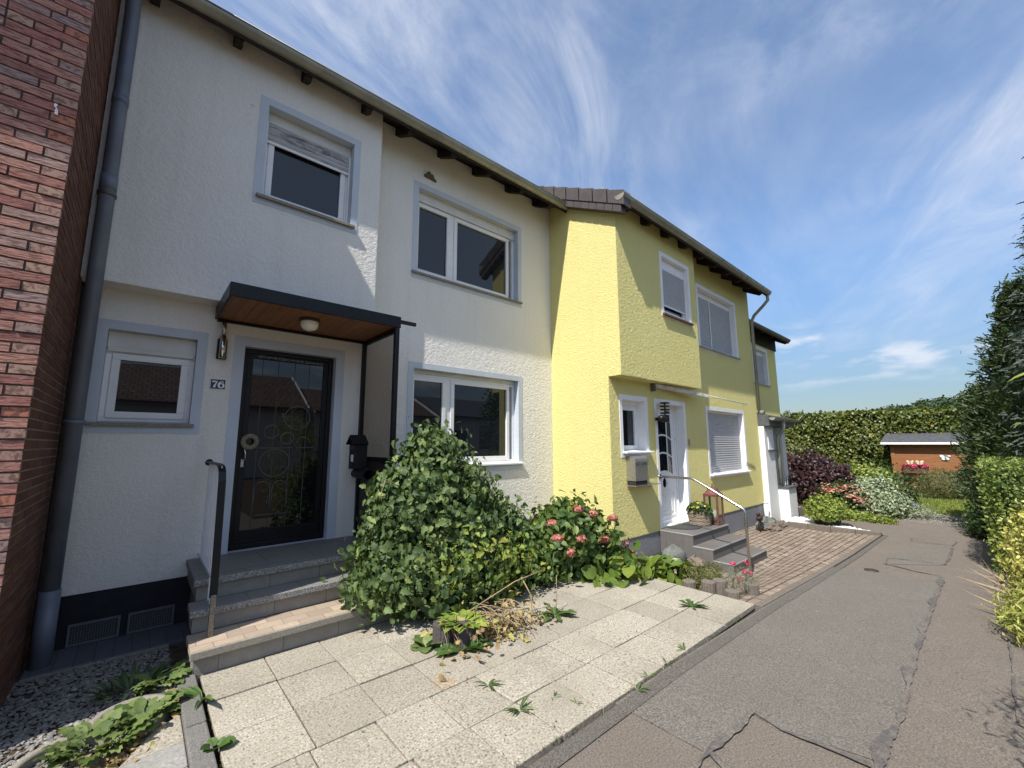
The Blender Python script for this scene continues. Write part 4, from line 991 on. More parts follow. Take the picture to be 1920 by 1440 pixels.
part('downpipe', MB().tube([(12.03, 3.50, 5.46), (12.03, 3.50, 5.30), (12.0, 3.62, 5.16), (11.98, 3.84, 4.95), (11.975, 3.91, 4.80), (11.975, 3.91, 2.36)], .04, 12), 'zinc', YH)
# entrance steps
S2 = thing('entrance_steps', (7.6, 3.4, -.36), 'three anthracite tiled steps up to the white door', 'steps')
for (yf, zt) in ((3.37, .12), (3.06, -.05), (2.76, -.215)):
    yb = {.12: 4.12, -.05: 3.40, -.215: 3.09}[zt]; zl = {.12: -.45, -.05: -.45, -.215: -.45}[zt]
    x0, x1 = 6.88, 8.28
    ya = yf + .012; yb2 = {.12: 3.955, -.05: 3.381, -.215: 3.071}[zt]
    t = part('tread', MB().box(x0, x1, yf, yb if zt > 0 else yb2, zt - .014, zt) if zt < 0 else MB().box(x0, x1, yf, 3.955, zt - .014, zt).box(6.99, 7.97, 3.955, 4.12, zt - .014, zt), 'tile_grey', S2)
    part('riser', MB().box(x0 + .003, x1 - .003, ya, yb2, zl, zt - .0145), 'tile_grey_side', S2)
    part('edge_trim', MB().box(x0 - .003, x0 + .006, yf - .003, yb2, zt - .016, zt + .002).box(x0 + .006, x1 + .003, yf - .003, yf + .006, zt - .016, zt + .002), 'tile_edge', t)
HR2 = thing('handrail', (6.95, 2.58, -.37), 'bent stainless steel handrail beside the anthracite steps', 'railing')
part('rail', MB().tube([(6.95, 2.57, -.42), (6.95, 2.58, .57), (6.95, 2.60, .605), (6.95, 2.64, .63), (6.95, 3.33, 1.0), (6.95, 3.37, 1.012), (6.95, 3.41, 1.014), (6.95, 3.94, 1.014)], .021, 14), 'steel', HR2)
part('wall_rosette', MB().tube([(6.95, 3.935, 1.014), (6.95, 3.953, 1.014)], .045, 20), 'steel', HR2)
HR2m = HR2.children[0]
MX = thing('mailbox', (6.13, 3.96, 1.1), 'stainless steel letterbox on the yellow wall below the small window', 'mailbox')
part('body', MB().prism([(5.945, 3.79, 1.0), (5.945, 3.955, 1.0), (5.945, 3.955, 1.38), (5.945, 3.90, 1.38), (5.945, 3.83, 1.365), (5.945, 3.80, 1.34), (5.945, 3.79, 1.30)], (.37, 0, 0)), 'brushed', MX, .006)
part('lid', MB().prism([(5.94, 3.783, 1.28), (5.94, 3.7895, 1.28), (5.94, 3.7895, 1.305), (5.94, 3.80, 1.345), (5.94, 3.83, 1.37), (5.94, 3.90, 1.3855), (5.94, 3.957, 1.3855), (5.94, 3.957, 1.392), (5.94, 3.895, 1.393), (5.94, 3.825, 1.379), (5.94, 3.793, 1.352), (5.94, 3.783, 1.31)], (.38, 0, 0)), 'brushed', MX)
part('newspaper_slot', MB().prism([(5.955, 3.80, .93), (5.955, 3.95, .93), (5.955, 3.95, .9995), (5.955, 3.80, .9995)], (.34, 0, 0)), 'interior', MX)
part('lower_shelf', MB().box(5.945, 6.67, 3.79, 3.955, .915, .929), 'brushed', MX, .003)
part('lock', MB().tube([(6.13, 3.778, 1.262), (6.13, 3.792, 1.262)], .011, 12), 'chrome', MX)
AW = thing('awning', (8.0, 3.85, 2.6), 'folded white awning bar above the white door', 'awning')
part('cassette', MB().hexa([(6.83, 3.86, 2.595), (8.60, 3.70, 2.50), (8.60, 3.76, 2.50), (6.83, 3.95, 2.595), (6.83, 3.86, 2.655), (8.60, 3.70, 2.57), (8.60, 3.76, 2.57), (6.83, 3.95, 2.655)]), 'fabric', AW, .008)
part('bracket', MB().box(6.80, 6.86, 3.88, 3.959, 2.52, 2.66), 'zinc_dark', AW, .004)
part('arm', MB().tube([(8.55, 3.73, 2.555), (10.45, 3.66, 2.475)], .012, 8).tube([(10.30, 3.665, 2.48), (10.30, 3.665, 2.44)], .014, 8), 'fabric', AW)
BL = thing('wall_lamp', (6.93, 3.86, 2.1), 'black ornate wall lamp at the top of the white door', 'lamp')
part('globe', MB().blob((6.905, 3.83, 2.03), (.065, .065, .065), 1, .0, 12, 18), 'black', BL, smooth=True)
part('body', MB().box(6.965, 7.10, 3.78, 3.88, 1.97, 2.10), 'black', BL, .01)
sm = MB()
for k in range(4): sm.box(6.965, 7.11, 3.775, 3.885, 2.12 + .06 * k, 2.145 + .06 * k)
sm.box(7.03, 7.045, 3.82, 3.84, 2.10, 2.33); sm.box(6.90, 7.04, 3.90, 3.9535, 2.0, 2.05)
part('louvres', sm, 'black', BL)
LN = thing('lantern', (8.12, 3.55, .12), 'tall red wooden lantern with a white candle on the top step', 'lantern')
lx, ly, lz = 8.13, 3.56, .122
lm = MB().box(lx - .13, lx + .13, ly - .13, ly + .13, lz, lz + .03).box(lx - .13, lx + .13, ly - .13, ly + .13, lz + .50, lz + .53)
for sx in (-1, 1):
    for sy in (-1, 1): lm.box(lx + sx * .115 - .015, lx + sx * .115 + .015, ly + sy * .115 - .015, ly + sy * .115 + .015, lz + .0305, lz + .4995)
part('frame', lm, 'terracotta', LN, .004)
part('roof', MB().lathe([(.19, .531), (.10, .60), (.10, .625), (.03, .66), (0, .66)], (lx, ly, lz), 4, (math.pi / 4, math.pi / 4 + 2 * math.pi)).ring((lx, ly, lz + .69), .03, .006, 16, 6), 'terracotta', LN)
part('pane', MB().box(lx - .118, lx + .118, ly - .118, ly - .114, lz + .031, lz + .499).box(lx - .118, lx - .114, ly - .113, ly + .113, lz + .031, lz + .499), 'lantern_glass', LN)
part('candle', MB().tube([(lx, ly, lz + .031), (lx, ly, lz + .24)], .045, 16), 'candle', LN)
BK = thing('planter_basket', (7.86, 3.68, .12), 'wicker basket planted with yellow pansies beside the red lantern', 'basket')
bx, by, bz = 7.84, 3.70, .122
bm_ = MB().lathe([(0, .004), (.165, .004), (.18, .10), (.185, .225), (.17, .225), (0, .225)], (bx, by, bz), 28)
for i in range(13):
    z = .012 + .0185 * i; r_ = .168 + .02 * i / 12; bm_.tube([(bx + (r_ + .007 + .006 * math.sin(13 * t + math.pi * i)) * math.cos(t), by + (r_ + .007 + .006 * math.sin(13 * t + math.pi * i)) * math.sin(t), bz + z) for t in lin(0, 2 * math.pi, 78)], .0088, 6, False)
bm_.ring((bx, by, bz + .25), .195, .012, 40, 8, 'z'); part('basket', bm_, 'basket', BK)
P, N = on_ellipsoids([((bx, by, bz + .24), (.18, .17, .10))], 420, bz + .23, .4); leaves_mesh('foliage', P, N + RNG.normal(size=P.shape) * .6, N, .06 + .03 * RNG.random(len(P)), 'round', 'leaf_dark', BK)
P, N = on_ellipsoids([((bx, by, bz + .28), (.18, .17, .12))], 40, bz + .28, .1); leaves_mesh('flowers', P, np.cross(N, RNG.normal(size=P.shape)), N, .05, 'petal', 'petal_yellow', BK)
solo('doormat', MB().prism([(7.12, 3.93, .1225)] + [(7.46 + .36 * math.cos(a), 3.93 - .40 * math.sin(a), .1225) for a in lin(math.pi, 0, 16)][0:] , (0, 0, .012)), 'mat', 'dark half round doormat in front of the white door', 'doormat')
solo('boulder', MB().blob((6.66, 3.62, -.22), (.24, .16, .17), 5, .13, 12, 16, -.8), 'rock_green', 'large grey green boulder leaning against the anthracite steps', 'rock', smooth=True)
solo('boulder', MB().blob((6.70, 3.27, -.28), (.16, .14, .13), 9, .28, 9, 12, -.7), 'rock_brown', 'smaller brownish stone in front of the grey green boulder', 'rock')
FG = thing('garden_figurine', (10.55, 3.62, -.36), 'small dark brown bird like figurine on legs beside the grey plinth', 'figurine')
part('body', MB().blob((10.55, 3.62, -.06), (.12, .06, .075), 2, .1).blob((10.45, 3.61, .045), (.045, .038, .04), 4, .05).tube([(10.48, 3.615, -.02), (10.45, 3.61, .04)], .025, 8).tube([(10.42, 3.605, .045), (10.37, 3.60, .03)], [.012, .002], 6).tube([(10.63, 3.62, -.05), (10.75, 3.63, -.09)], [.035, .01], 8), 'bronze', FG, smooth=True)
for dx in (-.03, .035): part('leg', MB().tube([(10.55 + dx, 3.62, -.10), (10.56 + dx, 3.62, -.24), (10.54 + dx, 3.62, -.36)], .010, 6), 'bronze', FG)
rg = random.Random(21); stones = [(10.9, 3.7, .2), (11.25, 3.72, .22), (11.55, 3.68, .17), (11.1, 3.5, .13), (11.42, 3.48, .14), (10.8, 3.52, .12), (11.7, 3.5, .12), (10.98, 3.4, .1)]
desc = ['flat brown stone nearest the figurine', 'largest dark stone against the grey plinth', 'rounded stone near the white vent post', 'small stone before the largest one', 'low stone in the middle of the row', 'pebble sized stone at the figurine feet', 'last dark stone beside the white porch', 'front stone on the paver edge']
for (x, y, r), d in zip(stones, desc): solo('boulder', MB().blob((x, y, -.36 + r * .35), (r, r * .7, r * .6), int(x * 50), .3, 8, 11, -.6), 'rock_brown' if r < .2 else 'rock_green', d, 'rock', 'stones along the yellow house plinth')
solo('vent_post', MB().tube([(11.74, 3.86, -.4), (11.74, 3.86, .12)], .05, 14).tube([(11.74, 3.86, .121), (11.74, 3.86, .14)], .06, 14), 'tube_white', 'short white vent post at the end of the grey plinth', 'vent')

# ------------------------------------------------------------------ the end house with its porch
EH = thing('end_house', (15, 5.2, -.36), 'last set back yellow house of the row with a slate clad top', 'house')
hE = (15.75, 17.1, 3.66, 4.90); mb = MB(); wall(mb, 11.96, 18.12, -.4, 5.75, 5.2, [hE])
mb.quad((18.12, 5.2, -.4), (18.12, 14, -.4), (18.12, 14, 5.3), (18.12, 9.6, 7.7), (18.12, 5.2, 5.6))
part('wall', mb, 'yellow_stucco', EH)
window(EH, *hE, 5.2, .14, .1, 'trim_white', [(15.8, 17.05)], .15, 'trim_white', gap=.02, sill=(15.65, 17.2, 3.66, .03, .05, 'zinc'), bandb=.06)
part('cladding', MB().box(11.97, 18.16, 5.16, 5.195, 5.08, 5.60), 'wood_dark', EH)
eaves(EH, 12.1, 18.25, 4.65, 5.46, [12.6, 13.6, 14.6, 15.6, 16.6, 17.6, 18.1], 9.6, 12.0, 18.2, 'zinc_dark')
PO = thing('porch', (12.8, 4.4, -.36), 'white porch with slate edged roof attached to the end house', 'porch')
part('side_wall', MB().box(11.955, 12.62, 3.83, 5.19, -.40, 2.02), 'white_plaster', PO, .005)
part('niche_window', MB().box(12.16, 12.56, 3.815, 3.8295, 1.42, 1.95), 'trim_white', PO, .004); part('niche_sill', MB().box(12.13, 12.6, 3.78, 3.8295, 1.385, 1.4195), 'slate', PO)
part('low_wall', MB().box(12.66, 13.28, 3.60, 3.95, -.40, .43), 'white_plaster', PO, .006); part('coping', MB().box(12.63, 13.31, 3.57, 3.98, .4305, .47), 'slate', PO, .004)
part('column', MB().box(13.45, 13.75, 3.88, 5.19, -.4, 2.02), 'white_plaster', PO, .006)
part('railing', MB().tube([(13.3, 3.72, .47), (13.3, 3.72, .85), (13.95, 3.72, .75)], .018, 8).tube([(13.12, 3.72, .47), (13.12, 3.72, .72)], .01, 6).tube([(13.02, 3.74, .47), (13.02, 3.74, .72)], .01, 6).tube([(13.22, 3.74, .47), (13.22, 3.74, .72)], .01, 6), 'black', PO)
pr = MB().hexa([(11.955, 3.70, 2.025), (14.0, 3.70, 2.025), (14.0, 5.19, 2.025), (11.955, 5.19, 2.025), (11.955, 3.70, 2.28), (14.0, 3.70, 2.28), (14.0, 5.19, 2.62), (11.955, 5.19, 2.62)])
part('porch_roof', pr, 'slate', PO, .006)
part('roof_edge_tube', MB().tube([(11.99, 3.80, 2.36), (12.1, 5.0, 2.62)], .06, 10), 'zinc', PO)
gm = MB(); r = .07
for k in range(13):
    t = math.pi + math.pi * k / 12
    for xx in (11.94, 14.1): gm.v.append((xx, 3.615 + r * math.cos(t), 2.235 + r * math.sin(t)))
for k in range(12): gm.f.append((2 * k, 2 * k + 1, 2 * k + 3, 2 * k + 2))
gm.f.append(tuple(range(0, 26, 2))); part('gutter', gm, 'zinc', PO)
part('downpipe', MB().tube([(12.75, 3.615, 2.17), (12.75, 3.615, 2.02), (12.74, 3.64, 1.92), (12.70, 3.74, 1.78), (12.69, 3.76, 1.66), (12.69, 3.76, .47)], .045, 12), 'zinc', PO)
for k, (x0, z) in enumerate(((13.9, -.05), (14.2, -.18))): part('step', MB().box(13.3, x0, 3.75, 5.0, -.4, z), 'concrete', PO, .01)

# ------------------------------------------------------------------ gravel, kerb and stones in front of the white house
def pebbles(name, n, fn, zf, r0, r1, mat, seed):
    rg = np.random.default_rng(seed); ico_v = []; ph = (1 + 5 ** .5) / 2
    for a in (-1, 1):
        for b in (-ph, ph): ico_v += [(0, a, b), (a, b, 0), (b, 0, a)]
    iv = np.array(ico_v) / math.hypot(1, ph); F = []
    for i in range(12):
        for j in range(i + 1, 12):
            for k in range(j + 1, 12):
                if all(abs(np.linalg.norm(iv[p] - iv[q]) - 1.0515) < .01 for p, q in ((i, j), (j, k), (i, k))):
                    nn = np.cross(iv[j] - iv[i], iv[k] - iv[i]); F.append((i, j, k) if nn @ iv[i] > 0 else (i, k, j))
    mb = MB(); c = 0
    while c < n:
        p = fn(rg)
        if p is None: continue
        r = r0 + (r1 - r0) * rg.random() ** 2; an = rg.random() * 6.28; sc = (r * (.9 + .7 * rg.random()), r * (.7 + .3 * rg.random()), r * (.45 + .3 * rg.random()))
        v = iv * (1 + .14 * rg.normal(size=(12, 1))) * sc; ca, sa = math.cos(an), math.sin(an); b0 = len(mb.v); z = zf(p[0], p[1]) + r * (.2 + .2 * rg.random())
        for q in v: mb.v.append((p[0] + q[0] * ca - q[1] * sa, p[1] + q[0] * sa + q[1] * ca, z + q[2]))
        mb.f += [tuple(b0 + i for i in f) for f in F]; c += 1
    return tag(part(name, mb, mat), kind='stuff')
def in_bed(rg):
    x, y = rg.uniform(-.52, .33), rg.uniform(2.35, 4.72)
    if x > -.08 and y < 3.05 + .5 * (x + .08): return None
    return x, y
pebbles('gravel', 6500, in_bed, lambda x, y: -.055, .007, .016, 'pebble', 5)
def bed2(rg):
    x, y = rg.uniform(11.78, 12.9), rg.uniform(1.78, 3.55)
    if x > 11.85 + (y - 1.75) * .62: return None
    return x, y
pebbles('gravel', 900, bed2, lambda x, y: -.30, .02, .042, 'pebble_white', 6)
pebbles('gravel', 1500, lambda rg: (rg.uniform(14.3, 16.6), rg.uniform(-.2, 1.75)), lambda x, y: -.335, .012, .03, 'pebble', 8)
kc = MB().box(.338, .440, 1.2, 2.18, -.2, .012).box(.338, .440, 2.184, 3.17, -.2, .022).box(.338, .440, 3.174, 3.99, -.2, .026)
tag(part('kerb', kc, 'kerb', None, .008), kind='structure')
rings = [((.12, 3.60), .20, 'round concrete ring half buried beside the kerb'), ((-.13, 3.36), .22, 'round concrete edging ring under the large leaved plant')]
for (c, R, lb) in rings:
    solo('concrete_ring', MB().lathe([(R - .045, -.08), (R - .045, .0), (R - .035, .012), (R - .008, .012), (R, .0), (R, -.08)], (c[0], c[1], -.01), 36), 'concrete', lb, 'ring')
for (q, lb) in (([(.0, 2.78), (.335, 2.86), (.335, 3.10), (.06, 3.07)], 'grey stepping slab beside the kerb nearest the gravel bed'), ([(-.10, 2.36), (.335, 2.44), (.335, 2.853), (-.01, 2.772)], 'grey stepping slab at the lower edge of the picture')):
    solo('stepping_slab', MB().hexa([(x, y, -.06) for x, y in q] + [(x, y, -.004) for x, y in q]), 'slab_grey', lb, 'slab', bevel=.006)
solo('stepping_slab', MB().hexa([(x, y, -.06) for x, y in [(.07, 3.075), (.335, 3.105), (.335, 3.40), (.22, 3.33)]] + [(x, y, -.006) for x, y in [(.07, 3.075), (.335, 3.105), (.335, 3.40), (.22, 3.33)]]), 'slab', 'broken speckled slab piece by the concrete ring', 'slab', bevel=.005)

# ------------------------------------------------------------------ plants
def rosette(name, c, n, length, shape, mat, label, cat, up=.5, spread=.03, group=None, cup=0.0, extra=None):
    t = thing(name, c, label, cat, group)
    a = RNG.random(n) * 6.28; u = up * (.3 + RNG.random(n)) ; D = np.stack([np.cos(a), np.sin(a), u], 1)
    P = np.array(c) + np.stack([np.cos(a) * spread, np.sin(a) * spread, .01 + 0 * a], 1) * RNG.random((n, 1)) ** .5
    U = np.stack([-np.cos(a) * u, -np.sin(a) * u, np.ones(n)], 1) + RNG.normal(size=(n, 3)) * .25
    leaves_mesh('leaves', P, D, U, length * (.55 + .6 * RNG.random(n)), shape, mat, t)
    return t
def bush(name, base, E, nclump, per, rad, size, shape, mat, label, cat, zmin, droop=.4, inner=.3, nstem=10, stem_r=.008, stem='bark', core=True, extra=None, group=None):
    t = thing(name, base, label, cat, group)
    P, D, U = clumped(E, nclump, per, rad, zmin, droop, inner)
    leaves_mesh('foliage', P, D, U, size * (.65 + .6 * RNG.random(len(P))), shape, mat, t)
    tg, _ = on_ellipsoids(E, nstem, zmin, .3)
    bs = [(base[0] + random.uniform(-.12, .12), base[1] + random.uniform(-.12, .12), base[2] - .02) for _ in range(nstem)]
    part('stems', stems_mb(bs, tg, stem_r, stem_r * .4), stem, t)
    return t
# the big drooping shrub between steps and window
E1 = [((2.42, 3.98, .62), (.62, .52, .80)), ((2.38, 4.0, 1.22), (.36, .36, .50)), ((3.0, 4.0, .46), (.68, .48, .50)), ((1.98, 3.92, .46), (.40, .36, .40)), ((2.35, 3.62, .34), (.58, .34, .40)), ((2.75, 4.05, .98), (.44, .38, .38)), ((2.1, 4.0, .98), (.36, .34, .36)), ((1.72, 3.80, .36), (.22, .2, .16))]
BS = bush('shrub', (2.45, 3.95, 0), E1, 620, 17, .060, .074, 'lobed', 'leaf_shrub', 'large drooping dark green shrub between the tiled steps and the window', 'shrub', .04, .85, .42, 40, .010)
P, D, U = clumped(E1, 150, 9, .07, .1, .9, .1, .9); leaves_mesh('outer_shoots', P + U * .06, D, U, .045 * (.5 + RNG.random(len(P))), 'lobed', 'leaf_shrub', BS)
P0, N0 = on_ellipsoids(E1, 46, .25, .0); lp = []; ld = []; ln = []; tw = MB()
for p, q in zip(P0, N0):
    d = norm(q + np.array([0, 0, .55]) + RNG.normal(size=3) * .35); L = .14 + .16 * RNG.random(); pts = []
    for k in range(7): u = k / 6; pts.append(p - q * .08 + d * L * u * 1.2 + np.array([0, 0, -.16]) * u * u * L / .2)
    tw.tube(pts, [.003, .0028, .0025, .0022, .002, .0017, .0012], 4)
    for k in range(1, 7):
        for sg in (-1, 1):
            sd = norm(np.cross(d, [0, 0, 1.])) * sg; lp.append(pts[k]); ld.append(d * .5 + sd + RNG.normal(size=3) * .3 + [0, 0, -.5]); ln.append(RNG.normal(size=3) * .4 + [0, 0, 1.] + q * .5)
part('sprig_twigs', tw, 'bark', BS); leaves_mesh('sprig_leaves', np.array(lp), np.array(ld), np.array(ln), .035 + .045 * RNG.random(len(lp)), 'lobed', 'leaf_shrub', BS)
E1b = [((2.65, 3.48, .42), (.48, .2, .26)), ((3.15, 3.6, .34), (.40, .2, .22))]
P, D, U = clumped(E1b, 70, 14, .07, .08, .5, .2); leaves_mesh('young_foliage', P, D, U, .075 * (.6 + .6 * RNG.random(len(P))), 'lobed', 'leaf_lime', BS)
tw = MB()
for (a, b, c) in (((2.35, 3.25, .12), (2.72, 3.05, .34), (3.05, 2.98, .40)), ((2.80, 3.05, .36), (2.86, 2.98, .2), (2.84, 2.95, .06)), ((2.2, 3.3, .1), (2.15, 3.1, .12), (2.1, 2.9, .01)), ((1.9, 3.8, 1.2), (1.72, 3.7, 1.28), (1.66, 3.68, 1.1))): tw.tube([a, b, c], [.006, .005, .003], 5)
part('bare_twigs', tw, 'stem_dry', BS)
# withered growth lying in front of it
DG = thing('dead_plant', (2.3, 2.9, 0), 'withered yellow brown stalks and leaves lying on the slabs before the shrub', 'plant')
n = 460; P = np.stack([RNG.normal(2.45, .24, n), RNG.normal(2.98, .12, n), .01 + .14 * RNG.random(n) ** 2], 1); P[:, 1] -= .35 * np.maximum(0, 2.3 - P[:, 0]); P[:, 2] += .16 * np.maximum(0, P[:, 1] - 2.95)
leaves_mesh('leaves', P, RNG.normal(size=(n, 3)) * [1, 1, .5], np.array([0, 0, 1.]) + RNG.normal(size=(n, 3)) * .6, .022 + .045 * RNG.random(n), 'lobed', 'leaf_dead', DG)
n = 30; bs = np.stack([RNG.normal(2.35, .2, n), RNG.normal(3.15, .06, n), .12 + .1 * RNG.random(n)], 1); tg = bs + np.stack([RNG.normal(.02, .22, n), -.18 - .2 * RNG.random(n), -.12 * np.ones(n)], 1); tg[:, 2] = .008 + .03 * RNG.random(n)
part('stalks', stems_mb(bs, tg, .0032, .002, .07), 'stem_dry', DG)
def palis(x, y, a, h, label, group, mat='palisade', r=.085, z0=-.1):
    pts = []
    for k in range(48):
        t = 2 * math.pi * k / 48; rr = r * (1 - .09 * (abs(math.sin(6 * t)) < .35)); pts.append((x + rr * math.cos(t + a), y + rr * math.sin(t + a), z0))
    return solo('palisade', MB().prism(pts, (0, 0, h - z0)), mat, label, 'palisade', group, bevel=.005)
for (x, y, h, lb) in ((1.985, 3.10, .165, 'dark fluted concrete palisade at the shrub foot nearest the steps'), (2.12, 2.985, .155, 'dark fluted concrete palisade at the shrub foot nearest the withered stalks')):
    palis(x, y, .3, h, lb, 'palisades at the shrub foot')
rosette('weed', (1.86, 3.16, .0), 18, .12, 'round', 'leaf_primrose', 'broad leaved weed left of the dark palisade', 'weed', .8, .05)
rosette('weed', (2.02, 2.90, .0), 12, .19, 'big', 'leaf_weed', 'broad leaved weed lying before the dark palisade', 'weed', .5, .04)
P_ = rosette('weed', (2.12, 3.05, .14), 60, .10, 'lobed', 'leaf_lime', 'lime green seedlings on top of the palisades', 'weed', .7, .14)
# hydrangea
E2 = [((4.22, 3.72, .36), (.56, .46, .46)), ((3.85, 3.75, .28), (.36, .34, .34)), ((4.55, 3.62, .22), (.34, .36, .30))]
HY = bush('hydrangea', (4.2, 3.7, 0), E2, 230, 15, .075, .105, 'oval', 'leaf_hydr', 'hydrangea with red flower heads in the corner by the yellow wall', 'hydrangea', .02, .25, .3, 18)
heads = [(3.70, 3.42, .52), (3.82, 3.34, .36), (3.98, 3.30, .50), (4.12, 3.45, .80), (4.36, 3.42, .72), (4.78, 3.42, .62), (4.42, 3.30, .42), (3.76, 3.55, .66)]
for k, h in enumerate(heads):
    P, N = on_ellipsoids([(h, (.070, .070, .046))], 150, h[2] - .03, .3)
    leaves_mesh('flower_head', P, np.cross(N, RNG.normal(size=P.shape)), N, .032, 'petal', 'petal_pink', HY)
P, N = on_ellipsoids(E2, 170, .40, .1); leaves_mesh('young_foliage', P, N + np.array([0, 0, .8]), RNG.normal(size=P.shape), .07, 'oval', 'leaf_lime', HY)
# bed under the window between shrub and hydrangea
bush('shrub', (3.35, 3.85, 0), [((3.35, 3.80, .22), (.42, .40, .34))], 90, 16, .07, .075, 'oval', 'leaf_hydr', 'low leafy growth between the drooping shrub and the hydrangea', 'shrub', .02, .3, .3, 8)
BG1 = bush('bergenia', (4.68, 3.05, -.05), [((4.62, 3.12, .0), (.36, .22, .16)), ((4.30, 3.2, .02), (.25, .16, .10))], 44, 3, .05, .15, 'round', 'leaf_berg', 'round leaved plant with dusky flowers at the grey plinth corner', 'plant', -.06, .1, .3, 8)
for h in ((4.86, 3.28, .30), (4.95, 3.24, .20), (5.00, 3.33, .12), (4.90, 3.22, .08)):
    P, N = on_ellipsoids([(h, (.045, .045, .05))], 45, h[2] - .05, .5); leaves_mesh('flower_head', P, np.cross(N, RNG.normal(size=P.shape)), N, .03, 'petal', 'petal_dusky', BG1)
bush('bergenia', (5.15, 2.88, -.18), [((5.12, 2.86, -.10), (.36, .24, .22))], 46, 3, .05, .15, 'round', 'leaf_berg', 'bright green bergenia with yellowing leaves between slabs and pavers', 'plant', -.2, .1, .3, 10)
BN = thing('dead_plant', (5.22, 2.66, -.12), 'small patch of brown withered leaves below the bergenia', 'plant')
n = 60; P = np.stack([RNG.normal(5.22, .12, n), RNG.normal(2.62, .05, n), -.10 + .05 * RNG.random(n)], 1); leaves_mesh('leaves', P, RNG.normal(size=(n, 3)), RNG.normal(size=(n, 3)) + [0, 0, 1], .06, 'oval', 'leaf_dead', BN)
bush('heather', (5.30, 2.55, -.15), [((5.20, 2.62, -.02), (.17, .14, .15)), ((5.42, 2.48, -.03), (.20, .15, .15))], 150, 22, .03, .032, 'strap', 'leaf_heather', 'twin mounds of olive heather beside the pale edging stones', 'heather', -.2, -.3, .4, 14, .003)
for (x, y, h, lb) in ((4.93, 2.50, .02, 'pale edging palisade by the bergenia'), (4.98, 2.30, .05, 'pale edging palisade below the heather'), (5.10, 2.22, .06, 'pale edging palisade in front of the heather mounds'), (5.02, 2.06, .0, 'low pale palisade at the end of the slabs'), (5.33, 1.97, .03, 'pale palisade under the pink flowers')):
    palis(x, y, x * 9, h, lb, 'pale palisades at the plot edge', 'palisade_pale', .075, -.4)
DI = bush('dianthus', (5.35, 2.08, -.05), [((5.32, 2.10, .02), (.22, .16, .13))], 100, 14, .04, .05, 'blade', 'leaf_pink', 'grey green cushion with pink flowers at the path edge', 'flower', -.2, -.5, .4, 12, .003)
for (x, y, z) in ((5.22, 2.04, .08), (5.34, 2.16, .20), (5.46, 2.02, .10), (5.58, 2.10, .18), (5.30, 2.0, .0), (5.40, 2.06, .12)):
    P, N = on_ellipsoids([((x, y, z), (.024, .024, .018))], 22, z - .02); leaves_mesh('flower', P, np.cross(N, RNG.normal(size=P.shape)), N, .026, 'petal', 'petal_magenta', DI)
# weeds in the joints
rosette('weed', (3.07, 2.88, 0), 18, .17, 'jag', 'leaf_weed', 'dandelion rosette with a dry stalk in the slab joint', 'weed', .6, .02)
part('stalk', MB().tube([(3.10, 2.90, .0), (3.15, 2.93, .18), (3.17, 2.95, .33)], .003, 5), 'stem_dry', bpy.data.objects['weed.003'] if 'weed.003' in bpy.data.objects else None)
wd = [((1.90, 2.40, 0), 9, .085, 'strap', 'narrow leaved dark weed in the slab joint below the withered stalks'), ((1.87, 2.06, 0), 13, .085, 'strap', 'dense dark weed tuft between the two front slab rows'), ((4.22, 2.12, 0), 14, .13, 'jag', 'flat dandelion rosette near the pale palisades'),
      ((2.58, 1.70, .002), 6, .07, 'strap', 'tiny weed on the asphalt edge'), ((2.78, 1.74, .0), 5, .06, 'strap', 'small sprig at the slab edge right of the tiny weed'), ((3.05, 1.75, .0), 5, .07, 'strap', 'little sprout at the slab edge half way along'), ((3.32, 1.76, .0), 6, .07, 'strap', 'reddish sprout at the slab edge before the palisades'),
      ((2.12, 2.02, 0), 5, .05, 'strap', 'thin sprouts in the joint of the front slabs'), ((.445, 3.47, 0), 9, .20, 'strap', 'long leaved weed growing over the kerb beside the steps'), ((.455, 2.90, 0), 8, .075, 'round', 'small round leaved weed at the kerb foot'), ((2.18, 1.88, 0), 6, .045, 'strap', 'low green weed along the last slab joint')]
for (c, n, L, sh, lb) in wd: rosette('weed', c, n, L, sh, 'leaf_weed', lb, 'weed', .7, .015)
# primroses in the gravel corner
rosette('primrose', (-.03, 3.34, .0), 60, .105, 'crinkle', 'leaf_primrose', 'large crinkled leaf rosette in the left concrete ring', 'plant', 1.9, .14)
rosette('primrose', (.15, 3.46, .0), 46, .10, 'crinkle', 'leaf_primrose', 'smaller crinkled leaf rosette right of the large one', 'plant', 1.7, .12)
rosette('primrose', (.27, 3.88, .0), 26, .115, 'crinkle', 'leaf_primrose', 'leaf rosette against the left end of the lowest step', 'plant', 1.2, .08)
rosette('weed', (.10, 3.98, -.02), 90, .13, 'strap', 'leaf_dark', 'shaded feathery weed in the gravel in front of the ledge', 'weed', 1.2, .14)
LT = thing('leaf_litter', (.1, 3.15, 0), 'brown dry leaf litter between the slabs and the concrete rings', 'litter')
n = 420; P = np.stack([RNG.normal(.02, .13, n), RNG.normal(3.16, .07, n), -.03 + .03 * RNG.random(n)], 1); P[:, 1] += P[:, 0] * .6; P[:60] = np.stack([RNG.normal(.31, .015, 60), RNG.uniform(3.4, 3.75, 60), -.01 + .02 * RNG.random(60)], 1)
leaves_mesh('leaves', P, RNG.normal(size=(n, 3)) * [1, 1, .3], RNG.normal(size=(n, 3)) * .5 + [0, 0, 1], .03 + .03 * RNG.random(n), 'oval', 'leaf_dead', LT)
